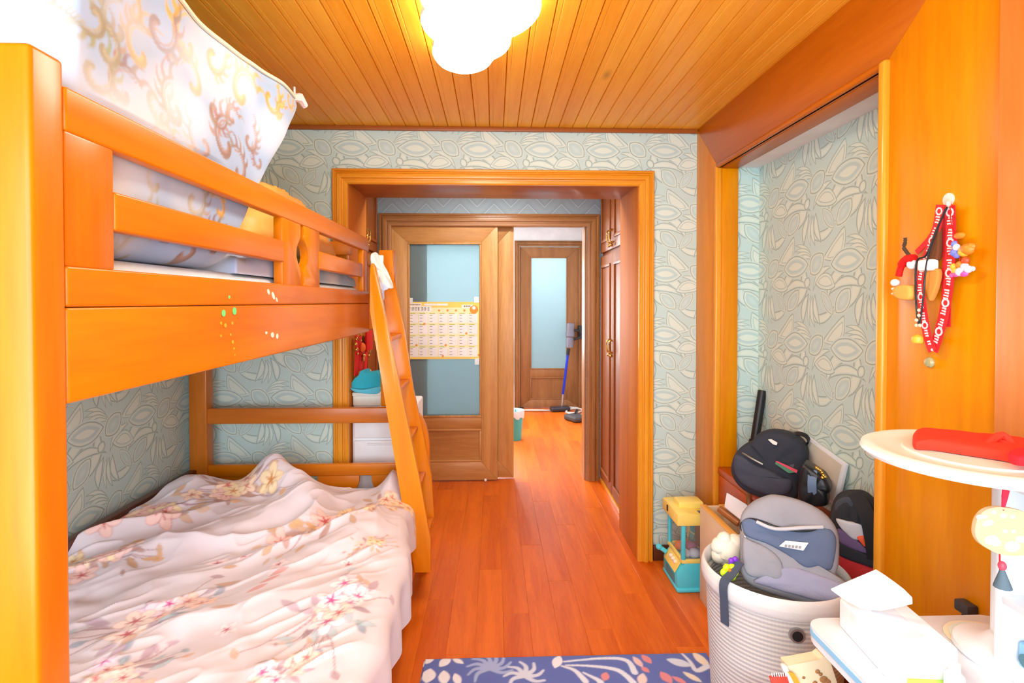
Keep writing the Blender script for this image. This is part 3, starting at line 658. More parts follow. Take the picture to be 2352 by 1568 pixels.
hem = XE - .03 - .075 * np.clip((V - 1.95) / .4, 0, 1) + .018 * (vnoise(V * 6, V * 0 + 2, 12) - .3)
over = U - hem; r_ = .055
ang_ = np.clip(over / r_, 0, math.pi / 2); Xs = np.where(over > 0, hem + r_ * np.sin(ang_), U); drop = np.where(over > 0, r_ * (1 - np.cos(ang_)) + np.clip(over - r_ * math.pi / 2, 0, None), 0)
Xs = Xs + np.where(over > .05, .012 * np.sin(V * 30 + vnoise(V * 4, U, 2) * 5) * np.clip((over - .05) / .1, 0, 1), 0)
edge_fade = np.clip((hem + .03 - U) / .1, .15, 1); endf = np.clip((2.768 - V) / .06, 0, 1); wallf = np.clip((U + 1.545) / .06, 0, 1)
Zs = .515 - .035 * np.clip((V - 2.3) / .35, 0, 1) + D * edge_fade * np.sqrt(endf) - drop - (1 - np.sqrt(wallf)) * .03 - (1 - np.sqrt(endf)) * .02
Zs = np.maximum(Zs, .30)
P = Paint(-1.6, 0, .6, 2.85, .0026, (224, 216, 222))
def fp(px, py, z=.54): p = PZ(px, py, z); return p[0], p[1]
for (px, py, s_, warm, an, sd) in ((350, 1400, .20, 0, .9, 1), (760, 1390, .19, 0, 1.2, 2), (750, 1200, .22, 1, .9, 3), (345, 1200, .24, 1, .5, 4), (545, 1120, .2, 1, .6, 5), (895, 1120, .17, 1, .7, 6), (640, 1520, .12, 0, 1, 7), (250, 1540, .15, 0, .8, 8), (850, 1250, .08, 1, .6, 9), (230, 1290, .17, 1, .3, 13)):
    x_, y_ = fp(px, py, .60 if py < 1150 else .54); draw_cluster(P, x_, y_, s_ * 1.3, sd, warm, an)
for (px, py, s_, sd) in ((500, 1275, .035, 21), (560, 1265, .03, 22), (800, 1285, .03, 23), (640, 1290, .03, 24), (520, 1430, .03, 25)):
    x_, y_ = fp(px, py); draw_flower(P, x_, y_, s_, sd, (250, 232, 236), (206, 170, 180), (176, 70, 96))
for (px, py) in ((620, 1325), (590, 1345), (640, 1310)):
    x_, y_ = fp(px, py); P.ellipse(x_, y_, .035, .012, .8, (212, 150, 146), .8, leaf=True)
duvet = tag(gridmesh('duvet', np.stack([Xs, V, Zs], -1), vcol('floral_duvet_cotton', .85, .2, .12, 500), P.sample(U, V)), 'rumpled pale pink floral duvet spread over the lower bunk', 'duvet')
# ---- bulky quilt bag standing on the upper bunk
ny, nt = 260, 460
tY = np.linspace(0, 1, ny); tt = np.linspace(0, 2 * math.pi, nt, endpoint=False)
YY, TT = np.meshgrid(tY, tt, indexing='ij')
def sgnpow(a, p): return np.sign(a) * np.abs(a) ** p
def rr_unit(n, rx, rz):
    """rounded rectangle, evenly walked, in -1..1 units"""
    out = []; segs = [(1, -1 + rz, 1, 1 - rz), 'a', (1 - rx, 1, -1 + rx, 1), 'b', (-1, 1 - rz, -1, -1 + rz), 'c', (-1 + rx, -1, 1 - rx, -1), 'd']; cen = {'a': (1 - rx, 1 - rz, 0), 'b': (-1 + rx, 1 - rz, 90), 'c': (-1 + rx, -1 + rz, 180), 'd': (1 - rx, -1 + rz, 270)}
    for sg in segs:
        if isinstance(sg, str):
            c0, c1, a0 = cen[sg]; out += [(c0 + rx * math.cos(math.radians(a0 + 90 * k / 14)), c1 + rz * math.sin(math.radians(a0 + 90 * k / 14))) for k in range(14)]
        else:
            m_ = (n - 56) // 4; out += [(sg[0] + (sg[2] - sg[0]) * k / m_, sg[1] + (sg[3] - sg[1]) * k / m_) for k in range(m_)]
    return np.array(out)
RRU = rr_unit(nt, .2, .17); nt = len(RRU); cs = np.repeat(RRU[None, :, 0], ny, 0); sn = np.repeat(RRU[None, :, 1], ny, 0); YY = np.repeat(tY[:, None], nt, 1)
ts_ = np.clip((YY - .90) / .10, 0, 1)                                # last tenth: rounded corner, then the flat end face
shrink = np.where(ts_ < .5, 1 - .05 * (1 - np.sqrt(np.clip(1 - (ts_ * 2) ** 2, 0, 1))), .95 * (1 - (ts_ - .5) * 2)); along = np.where(YY < .9, YY / .9 * .965, .965 + .035 * np.sin(np.clip(ts_ * 2, 0, 1) * math.pi / 2))
t0_ = np.clip((.06 - YY) / .06, 0, 1); shrink = shrink * np.sqrt(np.clip(1 - t0_ ** 2, 0, 1))
zb, zt = 1.53, 2.185; xf, xb = -.695, -1.24
zc, hz = (zb + zt) / 2, (zt - zb) / 2
Zq = zc + hz * sn * shrink
Zq = Zq - .05 * np.clip((Zq - zc) / hz, 0, 1) * np.sin(np.clip(along * math.pi, 0, math.pi)) ** 2
far_y = 1.39 + (Zq - zb) * .87; Yq = .87 + along * (far_y - .87)
Xq = (xf + xb) / 2 + (xf - xb) / 2 * cs * shrink + .012 * (vnoise(Yq * 9, Zq * 9, 31) - .5) + .03 * (vnoise(Yq * 4, Zq * 4, 32) - .6)
Xq = np.minimum(Xq, np.where(Zq < 1.80, xf, 9))
A = np.stack([Xq, Yq, Zq], -1)
Q = Paint(.4, 2.1, 1.45, 3.4, .003, (146, 174, 208))
def spiral(x, y, r, turn, rot, col, w0, flip=1):
    pts = [(x + flip * math.cos(rot + t) * r * (1 - t / (turn * 1.15)), y + math.sin(rot + t) * r * (1 - t / (turn * 1.15))) for t in np.linspace(0, turn, 14)]
    Q.stroke(pts, w0 * .5, w0, col, .85)
GO, BR, PL, OL = (186, 146, 66), (130, 104, 92), (150, 136, 134), (136, 130, 100)
def bl(px, py): p = PX(px, py, -.72); return p[1], p[2]
R = random.Random(3)
def acanthus(px, py, s, rot, col, flip=1):
    x_, y_ = bl(px, py); spiral(x_, y_, s, 5.2, rot, col, s * .22, flip)
    spiral(x_, y_, s * .8, 4.2, rot + .2, tuple(min(255, int(c * 1.18)) for c in col), s * .10, flip)
    for k in range(5):
        a = rot + .12 + .42 * k; rr = s * (1.02 - .05 * k); ex, ey = x_ + flip * math.cos(a) * rr, y_ + math.sin(a) * rr; ln = s * (.75 - .09 * k)
        Q.stroke([(ex, ey), (ex + flip * math.cos(a - .25) * ln * .5, ey + math.sin(a - .25) * ln * .5), (ex + flip * math.cos(a - .7) * ln, ey + math.sin(a - .7) * ln)], s * .22, s * .02, tuple(min(255, int(c * R.uniform(.95, 1.2))) for c in col), .6, 5)
for a in ((545, 215, .075, .4, GO, 1), (600, 225, .06, 2.2, GO, -1), (500, 330, .07, 1.2, BR, 1), (480, 255, .05, 2.8, BR, -1), (430, 190, .06, .2, GO, -1), (385, 250, .06, 1.6, BR, 1), (330, 230, .055, 2.6, PL, -1), (420, 100, .08, 1, GO, 1), (250, 210, .055, .5, BR, 1), (560, 320, .045, 2, BR, -1), (620, 260, .04, .6, GO, 1), (530, 390, .06, .9, BR, -1), (440, 330, .05, 2.2, PL, 1), (240, 60, .05, 1.3, OL, 1), (180, 160, .05, 2.1, OL, -1), (330, 420, .04, .6, OL, 1), (420, 460, .05, 2.2, OL, -1), (480, 480, .04, .6, GO, -1), (300, 590, .05, 1, OL, 1), (400, 580, .06, .3, BR, -1), (470, 560, .05, .7, BR, 1), (100, 60, .05, 2, OL, 1), (300, 120, .06, .9, GO, 1), (350, 60, .06, 2.4, BR, -1), (280, 20, .05, .4, GO, -1), (480, 130, .05, 2.6, GO, -1), (210, 110, .05, 1, OL, -1), (340, 330, .05, .2, PL, 1), (180, 30, .05, 2.9, OL, 1), (520, 270, .04, .3, BR, 1), (580, 370, .035, 1.9, BR, 1), (640, 225, .04, 2.4, GO, -1), (300, 500, .04, 2, OL, -1), (360, 540, .04, .4, BR, 1)): acanthus(a[0], a[1], a[2] * 1.12, *a[3:])
for k in range(16):
    x_, y_ = R.uniform(.6, 1.7), R.uniform(2.2, 3.0); spiral(x_, y_, .06, 5, R.uniform(0, 6), R.choice((GO, BR, PL)), .013)
for k in range(30):
    x_, y_ = R.uniform(.6, 1.9), R.uniform(1.55, 2.15); Q.ellipse(x_, y_, R.uniform(.1, .2), R.uniform(.04, .09), R.uniform(0, 3), R.choice(((190, 208, 230), (226, 234, 238), (216, 226, 230))), .35, .05)
run_v = np.where(cs > .2, Zq, np.where(sn > 0, zt + (xf - Xq), zt + .6 - (Zq - zb)))
qb = thing('quilt_bag', 'bulky pale blue quilt bag with brown and gold scrolls on the upper bunk', 'quilt bag', (-.95, 1.1, 1.53))
gridmesh('cover', A, vcol('scroll_print_satin', .6, .25, .08, 400), Q.sample(Yq, run_v), qb, closed_u=True)
kk = int(np.argmax(RRU.sum(1))); edge = [A[i, kk] + np.array([.004, 0, .004]) for i in range(12, int(ny * .93), 4)]
MB().tube(edge, .006, 8).build('piping', plain('cream_piping', (222, 220, 196), .7), qb)
tp = Vector(A[int(ny * .93), kk]); m = MB(); m.tube([tp + Vector((0, -.02, .005)), tp + Vector((.01, .02, .02)), tp + Vector((.02, .05, .0))], [.012, .018, .012], 8); m.tube([tp + Vector((0, .0, .02)), tp + Vector((0, .0, .05))], .004, 6); m.build('zip_end', plain('pale_pink_cloth', (226, 206, 206), .8), qb)
# ---- pillows and pale blue quilt further along the upper bunk
def pillow(name, label, cat, c, L_, W_, H_, mat, rot, seed=1, group=None, wr=.02, edge=None):
    n1, n2 = 60, 44; s1, s2 = np.meshgrid(np.linspace(-1, 1, n1), np.linspace(-1, 1, n2))
    prof = ((1 - np.abs(s1) ** 3.2) * (1 - np.abs(s2) ** 3.2)) ** .55; pin = 1 - .07 * (s1 ** 2) * 0 - .05 * (1 - np.abs(s1 * s2))
    nz = (vnoise(s1 * 4 + 9, s2 * 4 + 9, seed) - .5) * wr * 2 * prof + (1 - np.abs(2 * vnoise(s1 * 5 + s2 * 2, s2 * 1.5 + 8, seed + 1) - 1)) ** 2 * wr * prof
    m = MB(); Rm = Matrix.Rotation(rot[2], 3, 'Z') @ Matrix.Rotation(rot[1], 3, 'Y') @ Matrix.Rotation(rot[0], 3, 'X')
    def vert(i, j, sg):
        p = Rm @ Vector((s1[j, i] * L_ / 2 * pin[j, i], s2[j, i] * W_ / 2 * pin[j, i], sg * H_ / 2 * prof[j, i] + (nz[j, i] if sg > 0 else 0))); return m.bm.verts.new(p + Vector(c))
    top = [[vert(i, j, 1) for i in range(n1)] for j in range(n2)]
    bot = [[top[j][i] if i in (0, n1 - 1) or j in (0, n2 - 1) else vert(i, j, -1) for i in range(n1)] for j in range(n2)]
    for j in range(n2 - 1):
        for i in range(n1 - 1):
            m.bm.faces.new((top[j][i], top[j][i + 1], top[j + 1][i + 1], top[j + 1][i])); m.bm.faces.new((bot[j][i], bot[j + 1][i], bot[j + 1][i + 1], bot[j][i + 1]))
    o = m.build(name, mat); me = o.data; me.shade_smooth(); tag(o, label, cat, group)
    return o
M_ORS = plain('orange_satin', (255, 192, 96), .45, .5); M_WC = plain('white_cotton', (236, 238, 240), .85, .2, bumpy=.2)
pillow('pillow', 'orange satin pillow leaning on the upper bunk', 'pillow', (-.89, 2.2, 1.775), .84, .36, .15, M_ORS, (math.radians(54), 0, math.radians(86)), 4, wr=.018)
pillow('pillow', 'white pillow under the orange satin pillow on the upper bunk', 'pillow', (-1.2, 2.25, 1.585), .70, .38, .11, M_WC, (0, .03, math.radians(88)), 6)
def mound(name, label, cat, x0, x1, y0, y1, z0, h, cols, seed, parent=None, fr=9):
    a, b = np.meshgrid(np.linspace(-1, 1, 90), np.linspace(-1, 1, 120)); X_ = (x0 + x1) / 2 + a * (x1 - x0) / 2; Y_ = (y0 + y1) / 2 + b * (y1 - y0) / 2
    env = np.clip(1 - np.maximum(np.abs(a), np.abs(b)) ** 8, 0, 1) ** .5
    Zz = z0 + env * (h * .45 + h * .55 * vnoise(X_ * fr, Y_ * fr, seed) + h * .25 * (1 - np.abs(2 * vnoise(X_ * fr * 1.6, Y_ * fr * 1.2, seed + 2) - 1)) ** 2)
    t_ = vnoise(X_ * 6, Y_ * 6, seed + 5)[..., None]; t_ = np.clip((t_ - .42) * 8, 0, 1); c = np.array(lin(cols[0])) * (1 - t_) + np.array(lin(cols[1])) * t_
    return tag(gridmesh(name, np.stack([X_, Y_, Zz], -1), vcol('soft_quilt_cotton', .85, .2, .1, 500), c, origin=((x0 + x1) / 2, (y0 + y1) / 2, z0)), label, cat)
mound('quilt', 'pale blue and white quilt heaped along the upper bunk rail', 'quilt', -.99, -.70, 1.47, 2.02, 1.522, .085, ((186, 204, 236), (226, 236, 246)), 41)
mound('quilt', 'white and sky blue quilt bunched at the far end of the upper bunk', 'quilt', -1.0, -.70, 2.06, 2.72, 1.522, .09, ((244, 248, 250), (150, 190, 222)), 47, fr=14)
# ---- plastic bag of clothes hung over the ladder top
PB = plain('white_green_plastic', (228, 240, 232), .5, .4, bumpy=.3, bscale=60); o_, n_ = (-.53, 2.66, 1.6), (.35, -.93, 0)
bag = thing('hanging_cloth', 'crumpled white green cloth bundle hung on the ladder top', 'cloth', PP(872, 690, o_, n_))
ol = [PP(a, b, o_, n_) for a, b in ((851, 605), (851, 585), (862, 579), (870, 586), (880, 587), (880, 605), (890, 625), (899, 645), (903, 658), (900, 663), (890, 661), (875, 650), (865, 635), (857, 615))]
MB().puffy(catmull(ol, 3, True), n_, -.035, -.02, 6, crease=.25, seed=3).build('upper_fold', PB, bag)
ol = [PP(a, b, o_, n_) for a, b in ((868, 645), (880, 652), (892, 662), (882, 668), (882, 685), (878, 692), (874, 680), (869, 662))]
MB().puffy(catmull(ol, 3, True), n_, -.02, -.02, 5, crease=.2, seed=5).build('lower_fold', plain('pale_blue_fabric', (196, 210, 236), .8), bag)

# ================================================================== CEILING LAMP
ZL = 2.318
def lp(px, py): p = PZ(px, py, ZL); return p[0], p[1]
cl = [lp(*a) for a in ((962, 0), (968, 16), (978, 27), (968, 42), (966, 58), (974, 78), (988, 92), (1000, 103), (994, 116), (993, 130), (1000, 146), (1016, 162), (1040, 172), (1066, 176), (1092, 173), (1115, 164), (1128, 152), (1134, 143), (1152, 134), (1168, 120), (1174, 104), (1174, 92), (1196, 82), (1220, 66), (1238, 45), (1244, 20), (1242, 0))]
top = [(.150, 1.48), (.165, 1.42), (.13, 1.35), (.06, 1.325), (.03, 1.30), (-.05, 1.285), (-.11, 1.31), (-.14, 1.345), (-.19, 1.37), (-.225, 1.42), (-.22, 1.48)]
outl = catmull(cl + top, 3, True)
def emit(name, c, s):
    g = NT(name); g.set(Base_Color=lin4(c), Roughness=.4); g.put(g.p.inputs['Emission Color'], lin4(c)); g.p.inputs['Emission Strength'].default_value = s; return g.m
lamp = thing('ceiling_lamp', 'white cloud shaped lit ceiling lamp', 'lamp', (-.03, 1.68, ZC - .1))
cc = np.mean(np.array(outl), 0)
m = MB(); m.prism([(cc[0] + (a - cc[0]) * .93, cc[1] + (b - cc[1]) * .93, ZL + .03) for a, b in outl], (0, 0, ZC - ZL - .032)); m.build('lamp_base', emit('lamp_side_glow', (255, 236, 206), 17), lamp)
m = MB(); m.prism([(a, b, ZL + .012) for a, b in outl], (0, 0, .02), .004); m.build('rim', plain('lamp_rim_grey', (206, 208, 196), .4, Transmission_Weight=.0), lamp)
m = MB(); rings = []
for sc_, z in ((.975, ZL + .014), (.965, ZL + .004), (.93, ZL), (.6, ZL - .002), (.25, ZL - .003)): rings.append([(cc[0] + (a - cc[0]) * sc_, cc[1] + (b - cc[1]) * sc_, z) for a, b in outl])
m.loft(rings); m.build('diffuser', emit('lamp_diffuser_glow', (255, 246, 232), 23), lamp)

# ================================================================== DOORWAY THINGS
# ---- calendar chart taped to the frosted pane
YC = YD + .012
def cq(px, py): p = PY(px, py, YC); return p[0], p[2]
cal = thing('wall_chart', 'yellow monthly planner chart taped to the frosted sliding door', 'calendar', PY(1018, 824, YC))
x0, z1 = cq(934, 693); x1, z0 = cq(1103, 824)
MB().box(x0, x1, YC - .0012, YC + .0004, z0, z1, 0).build('sheet', plain('yellow_paper', (250, 214, 104), .6), cal)
M_PALE = plain('pale_lime_paper', (240, 240, 190), .6); M_CELL = plain('white_paper', (246, 247, 244), .6); M_INK = plain('grey_ink', (132, 130, 120), .7); M_LIME = plain('lime_ink', (196, 206, 96), .7); M_ORI = plain('orange_ink', (238, 156, 60), .7)
wx, wz = x1 - x0, z1 - z0
def flat(m, u0, u1, v0, v1, lay=1): m.box(x0 + u0 * wx, x0 + u1 * wx, YC - .0012 - .0004 * lay, YC - .0011, z1 - v1 * wz, z1 - v0 * wz, 0)
m = MB(); flat(m, .02, .975, .10, .965); m.build('pale_field', M_PALE, cal)
for r_i in range(4):
    for c_i in range(7):
        u0 = .030 + c_i * .1345; v0 = .195 + r_i * .195
        m = MB(); flat(m, u0, u0 + .122, v0 + .012, v0 + .172, 2); ce = m.build('day_cell', M_CELL, cal)
        m = MB(); flat(m, u0 + .01, u0 + .085, v0, v0 + .014, 3); m.mat(1)
        for k in range(3): flat(m, u0 + .014, u0 + .05, v0 + .035 + k * .052, v0 + .043 + k * .052, 3)
        m.build('day_print', [M_LIME, M_INK], ce, kind='stuff')
m = MB(); flat(m, .0, .335, .075, .175, 3); flat(m, .02, .20, .025, .07, 2); flat(m, .24, .40, .03, .065, 2); flat(m, .405, .56, .03, .065, 2); flat(m, .75, .90, .05, .105, 3); m.build('title_plate', M_CELL, cal, kind='stuff')
m = MB(); RR = random.Random(5)
for k in range(7):                               # block characters of the title
    u = .028 + k * .042
    if k == 6: flat(m, u + .006, u + .012, .10, .15, 4); flat(m, u + .02, u + .026, .10, .15, 4); flat(m, u + .006, u + .026, .095, .105, 4); flat(m, u + .006, u + .026, .145, .155, 4); continue
    for v in (.095, .118, .141): flat(m, u + RR.choice((0, .006)), u + RR.choice((.022, .03)), v, v + .009, 4)
    for uu in RR.sample((0, .009, .018, .025), 2): flat(m, u + uu, u + uu + .005, .093, .152, 4)
for k in range(10): flat(m, .03 + k * .016, .041 + k * .016, .036, .060, 4)
for k in range(4): flat(m, .775 + k * .025, .793 + k * .025, .062, .092, 4)
m.build('title_print', plain('brown_grey_ink', (148, 132, 96), .7), cal, kind='stuff')
m = MB()
for u, v in ((.44, .15), (.555, .15), (.67, .15), (.785, .15), (.24, .385), (.81, .55), (.13, .755), (.53, .755), (.49, .945), (.98, .93)): m.lathe([(.0, 0), (.009, 0), (.009, .001), (0, .001)], (x0 + u * wx, YC - .0018, z1 - v * wz), 10, (0, -1, 0))
m.build('orange_marks', M_ORI, cal, kind='stuff')
m = MB(); m.lathe([(0, 0), (.034, 0), (.034, .001), (0, .001)], (x0 + .915 * wx, YC - .002, z1 - .135 * wz), 20, (0, -1, 0)); m.mat(1); m.lathe([(0, 0), (.014, 0), (.014, .001), (0, .001)], (x0 + .915 * wx, YC - .003, z1 - .105 * wz), 16, (0, -1, 0)); m.build('round_badge', [M_ORI, M_CELL], cal)
m = MB()
for a, b, c, d in ((.02, .085, -.07, .02), (.915, .98, -.09, .015), (.925, .985, .99, 1.10)): flat(m, a, b, c, d, 5)
m.build('tape', plain('clear_tape', (220, 232, 232), .3), cal, kind='stuff')

# ---- white drawers with a box and a teal cap behind the headboard
dr = thing('drawer_unit', 'white plastic drawer unit standing in the opening behind the headboard', 'drawers', (-.6, 3.1, 0))
MB().box(-.787, -.44, 2.96, 3.3, 0, .865, .012, 3).build('body', M_WHITE, dr)
for k in range(5):
    z = .04 + k * .163; d = MB().box(-.775, -.452, 2.945, 2.975, z, z + .15, .008, 3).build('drawer', plain('white_drawer_plastic', (240, 243, 246), .35), dr)
    MB().box(-.70, -.53, 2.937, 2.95, z + .125, z + .138, .004).build('grip', M_WHITE, d)
bx_ = thing('storage_box', 'small white lidded box on the drawer unit', 'box', (-.7, 3.05, .865))
MB().box(-.785, -.63, 2.97, 3.14, .866, .925, .006).build('body', plain('box_offwhite', (226, 232, 222), .5), bx_); MB().box(-.788, -.627, 2.966, 3.144, .920, .942, .005).build('lid', plain('box_offwhite', (226, 232, 222), .5), bx_)
cap = thing('cloth_cap', 'teal cloth cap lying on the small white box', 'cap', (-.71, 3.03, .943))
o_, n_ = (-.7, 2.98, 1.0), (0, -1, 0)
ol = [PP(a, b, o_, n_) for a, b in ((804, 890), (812, 872), (824, 861), (828, 852), (837, 851), (838, 858), (852, 855), (870, 858), (871, 880), (871, 900), (850, 903), (820, 899))]
MB().puffy(catmull(ol, 3, True), (0, 1, 0), .13, .0, 7, crease=.12, seed=9).build('crown', M_TEAL, cap)
ol = [PP(a, b, (-.7, 2.965, 1), n_) for a, b in ((805, 890), (812, 893), (840, 893), (871, 888), (871, 902), (850, 904), (815, 899))]
MB().puffy(catmull(ol, 3, True), (0, -1, 0), .015, .03, 5).build('brim', plain('light_teal_cloth', (92, 196, 220), .8), cap)
# ---- red hanging decoration on the opening lining
orn = thing('hanging_ornament', 'red tasselled festive ornament with gold bells on the opening lining', 'ornament', (-.785, 3.1, 1.0))
def L3(px, py, x=-.775): p = PX(px, py, x); return Vector(p)
for a, b, w_ in (((818, 770), (818, 862), .03), ((826, 772), (828, 850), .035), ((842, 762), (838, 850), .03)):
    p0, p1 = L3(*a), L3(*b); MB().ribbon([p0, (p0 + p1) / 2 + Vector((.004, .004, 0)), p1], (0, 1, 0), [w_ * 1.5, w_ * 2, w_ * 2.3], .006).build('tassel', M_RUBY, orn)
p = L3(848, 778, -.765); MB().box(p.x - .006, p.x + .006, p.y - .08, p.y + .07, p.z - .07, p.z + .05, .004).build('red_pocket', M_RUBY, orn)
m = MB()
for px, py, r in ((818, 765, .009), (819, 778, .01), (817, 790, .009), (819, 802, .011), (822, 812, .008), (828, 768, .007), (829, 782, .007)): m.ell(L3(px, py, -.762), (r, r, r), 10)
m.build('gold_bells', M_GOLD, orn, kind='stuff')
MB().ell(L3(833, 798, -.76), (.016, .028, .028), 14).build('orange_ball', plain('orange_felt', (240, 110, 30), .7), orn)
m = MB(); m.ell(L3(836, 816, -.758), (.01, .022, .010), 10); m.ell(L3(835, 823, -.758), (.008, .01, .02), 10); m.build('gold_fish', M_GOLD, orn)
m = MB(); p = L3(827, 758, -.79); m.tube([p, p + Vector((.02, 0, .02)), p + Vector((.022, 0, .05))], .004, 8); m.build('cord', M_RUBY, orn)
p = PX(856, 845, -.78); pk = tag(MB().lathe([(.0, 0), (.007, 0), (.007, .02), (.018, .028), (.021, .038), (.018, .05), (0, .055)], (-.793, 3.22, p[2]), 18, (1, 0, 0)).build('wall_peg', plain('pale_beech', (222, 196, 140), .5)), 'round pale wood peg on the opening lining', 'peg')

# ---- hall things: bin, stick vacuum, cable, floor tool
b0 = PZ(1189, 1010, 0); bc = (.205, 5.56, 0)
hb = thing('waste_bin', 'teal waste bin with a white liner beside the rear sliding door', 'bin', bc)
MB().lathe([(.0, 0), (.076, 0), (.08, .006), (.1, .26), (.106, .30), (.102, .30), (.096, .26), (.076, .012), (0, .012)], bc, 28).build('body', plain('teal_plastic', (76, 198, 204), .4), hb)
prof = [(.107, .255), (.111, .30), (.108, .312), (.100, .306), (.094, .25)]; m = MB(); n = 28; rings = []
for r, z in prof: rings.append([(bc[0] + (r + .003 * math.sin(k * 3.1)) * math.cos(6.283 * k / n), bc[1] + (r + .003 * math.sin(k * 2.3)) * math.sin(6.283 * k / n), z - (.03 * abs(math.sin(k * .9)) if z < .26 else 0)) for k in range(n)])
m.loft(rings, cap=False).build('liner', plain('bin_liner_white', (226, 234, 240), .4), hb)
vc = thing('stick_vacuum', 'cordless stick vacuum with a blue tube in a wall dock in the hall', 'vacuum cleaner', PZ(1290, 948, 0))
def H(px, py, y=7.05): return Vector(PY(px, py, y))
MB().tube([H(1293, 905), H(1304, 815)], .016, 12).build('tube', plain('cobalt_blue_metal', (34, 60, 214), .3, .5, .6), vc)
MB().tube([H(1290, 940), H(1293, 903)], .014, 12).build('neck', M_METAL, vc)
m = MB(); p = H(1286, 944, 6.98); m.box(-.13, .13, -.06, .06, 0, .06, .02, 3, Matrix.Translation((p.x, p.y, .002)) @ Matrix.Rotation(.25, 4, 'Z')); m.build('floor_head', plain('vacuum_dark', (58, 52, 60), .4), vc)
MB().tube([H(1304, 815), H(1306, 800)], .022, 12).build('collar', M_BLKP, vc)
MB().lathe([(.0, -.13), (.05, -.13), (.052, -.02), (.044, 0), (.06, .02), (.06, .06), (.05, .1), (.055, .14), (.05, .19), (0, .2)], H(1309, 775), 20, (.05, 0, 1)).build('cyclone', plain('smoky_plastic', (120, 116, 130), .25), vc)
MB().lathe([(0, .0), (.045, 0), (.05, .03), (.044, .07), (0, .08)], H(1310, 757), 18, (.05, 0, 1)).build('filter', plain('violet_plastic', (92, 72, 130), .35), vc)
MB().tube(catmull([H(1311, 752), H(1319, 758), H(1330, 760), H(1334, 772), H(1322, 778), H(1312, 780)], 5), .018, 10).build('handle', M_BLKP, vc)
dk = tag(MB().box(H(1330, 770).x, H(1338, 770).x, 7.08, 7.195, H(1334, 777).z, H(1334, 748).z, .01).build('wall_dock', M_BLKP), 'black wall dock holding the stick vacuum', 'dock')
CABM = plain('white_cable', (206, 206, 200), .5); RR = random.Random(8)
pts = [PZ(a, b, .008) for a, b in ((1172, 944), (1200, 943), (1235, 944), (1268, 942), (1290, 938), (1310, 936), (1330, 938), (1338, 944), (1318, 950), (1300, 946), (1312, 940), (1334, 941), (1340, 949), (1322, 955), (1306, 951))]
pts = [(min(p[0], 1.24), min(p[1], 7.12), .008 + .006 * (k % 3)) for k, p in enumerate(pts)]
tag(MB().tube(catmull(pts, 6), .012, 8).build('extension_cable', CABM), 'white extension cable coiled on the hall floor', 'cable')
sl = thing('floor_nozzle', 'dark grey vacuum nozzle on the hall floor by the cable', 'nozzle', PZ(1325, 962, 0))
p = PZ(1325, 958, .03); m = MB(); m.box(-.1, .1, -.12, .12, 0, .07, .025, 3, Matrix.Translation((p[0] - .02, p[1] - .05, .002)) @ Matrix.Rotation(.5, 4, 'Z')); m.build('body', plain('nozzle_grey', (72, 70, 72), .6), sl)
MB().tube([(p[0] - .02, p[1], .06), (p[0] + .02, p[1] + .12, .09)], .02, 10).build('socket', M_BLKP, sl)

# ================================================================== RUG
RU = Paint(-.30, .90, .95, 2.16, .0032, (92, 108, 176)); RR = random.Random(12)
def rl(px, py): p = PZ(px, py, .012); return p[0], p[1]
WH, PBL, PK, CRM = (236, 236, 240), (160, 176, 216), (226, 140, 140), (240, 228, 206)
def rleaf(px, py, l, w_, a, c): x_, y_ = rl(px, py); RU.ellipse(x_, y_, l, w_, a, c, .95, leaf=True)
def tropical(x_, y_, s, rot, c, n=7):
    for k in range(n):
        a = rot + (k / (n - 1) - .5) * 4.2
        RU.stroke([(x_, y_), (x_ + math.cos(a) * s * .6, y_ + math.sin(a) * s * .6), (x_ + math.cos(a + .35) * s, y_ + math.sin(a + .35) * s)], .022, .008, c, .9)
x_, y_ = rl(1125, 1535); tropical(x_, y_, .09, 1.6, PBL, 9); x_, y_ = rl(1205, 1552); tropical(x_, y_, .08, 1.4, (206, 214, 230), 7)
for a in ((980, 1518, .03, .018, .3, WH), (1022, 1520, .035, .02, 1.0, WH), (1052, 1518, .03, .012, 2.5, WH), (984, 1552, .04, .028, 1.5, WH), (1020, 1556, .04, .022, 1.7, WH), (1050, 1560, .035, .016, 1.9, WH), (1280, 1520, .04, .02, 1.2, WH), (1390, 1554, .025, .016, 1.2, PK), (1465, 1520, .035, .014, 1.9, (236, 196, 190)), (1485, 1514, .03, .016, 2.0, PK), (1482, 1538, .02, .012, 2.2, PK), (1530, 1556, .035, .02, 1.9, PK), (1475, 1560, .035, .018, 1.2, (240, 214, 206)), (1560, 1522, .05, .022, 2.7, (214, 222, 236)), (1610, 1515, .05, .02, 1.9, CRM), (1590, 1555, .04, .014, 2.3, CRM), (1560, 1562, .03, .012, 2.4, PK)): rleaf(*a)
for pp in (((1295, 1520), (1390, 1512), (1440, 1518), (1458, 1545)), ((1300, 1528), (1360, 1530), (1420, 1540), (1455, 1568)), ((1290, 1530), (1320, 1540), (1345, 1565)), ((1340, 1545), (1370, 1560), (1380, 1568)), ((1565, 1500), (1585, 1520), (1600, 1540), (1625, 1530))): RU.stroke([rl(*a) for a in pp], .008, .026, (222, 226, 238), .95)
for k in range(90):
    x_, y_ = RR.uniform(-.28, .88), RR.uniform(.98, 1.93); RU.ellipse(x_, y_, RR.uniform(.03, .07), RR.uniform(.012, .026), RR.uniform(0, 3.1), RR.choice((WH, PBL, PK, CRM, PBL)), .95, leaf=True)
    if k % 6 == 0: tropical(x_, y_, .1, RR.uniform(0, 6), RR.choice((PBL, WH)))
ux, vy = np.meshgrid(np.linspace(-.283, .872, 300), np.linspace(1.14, 2.126, 250))
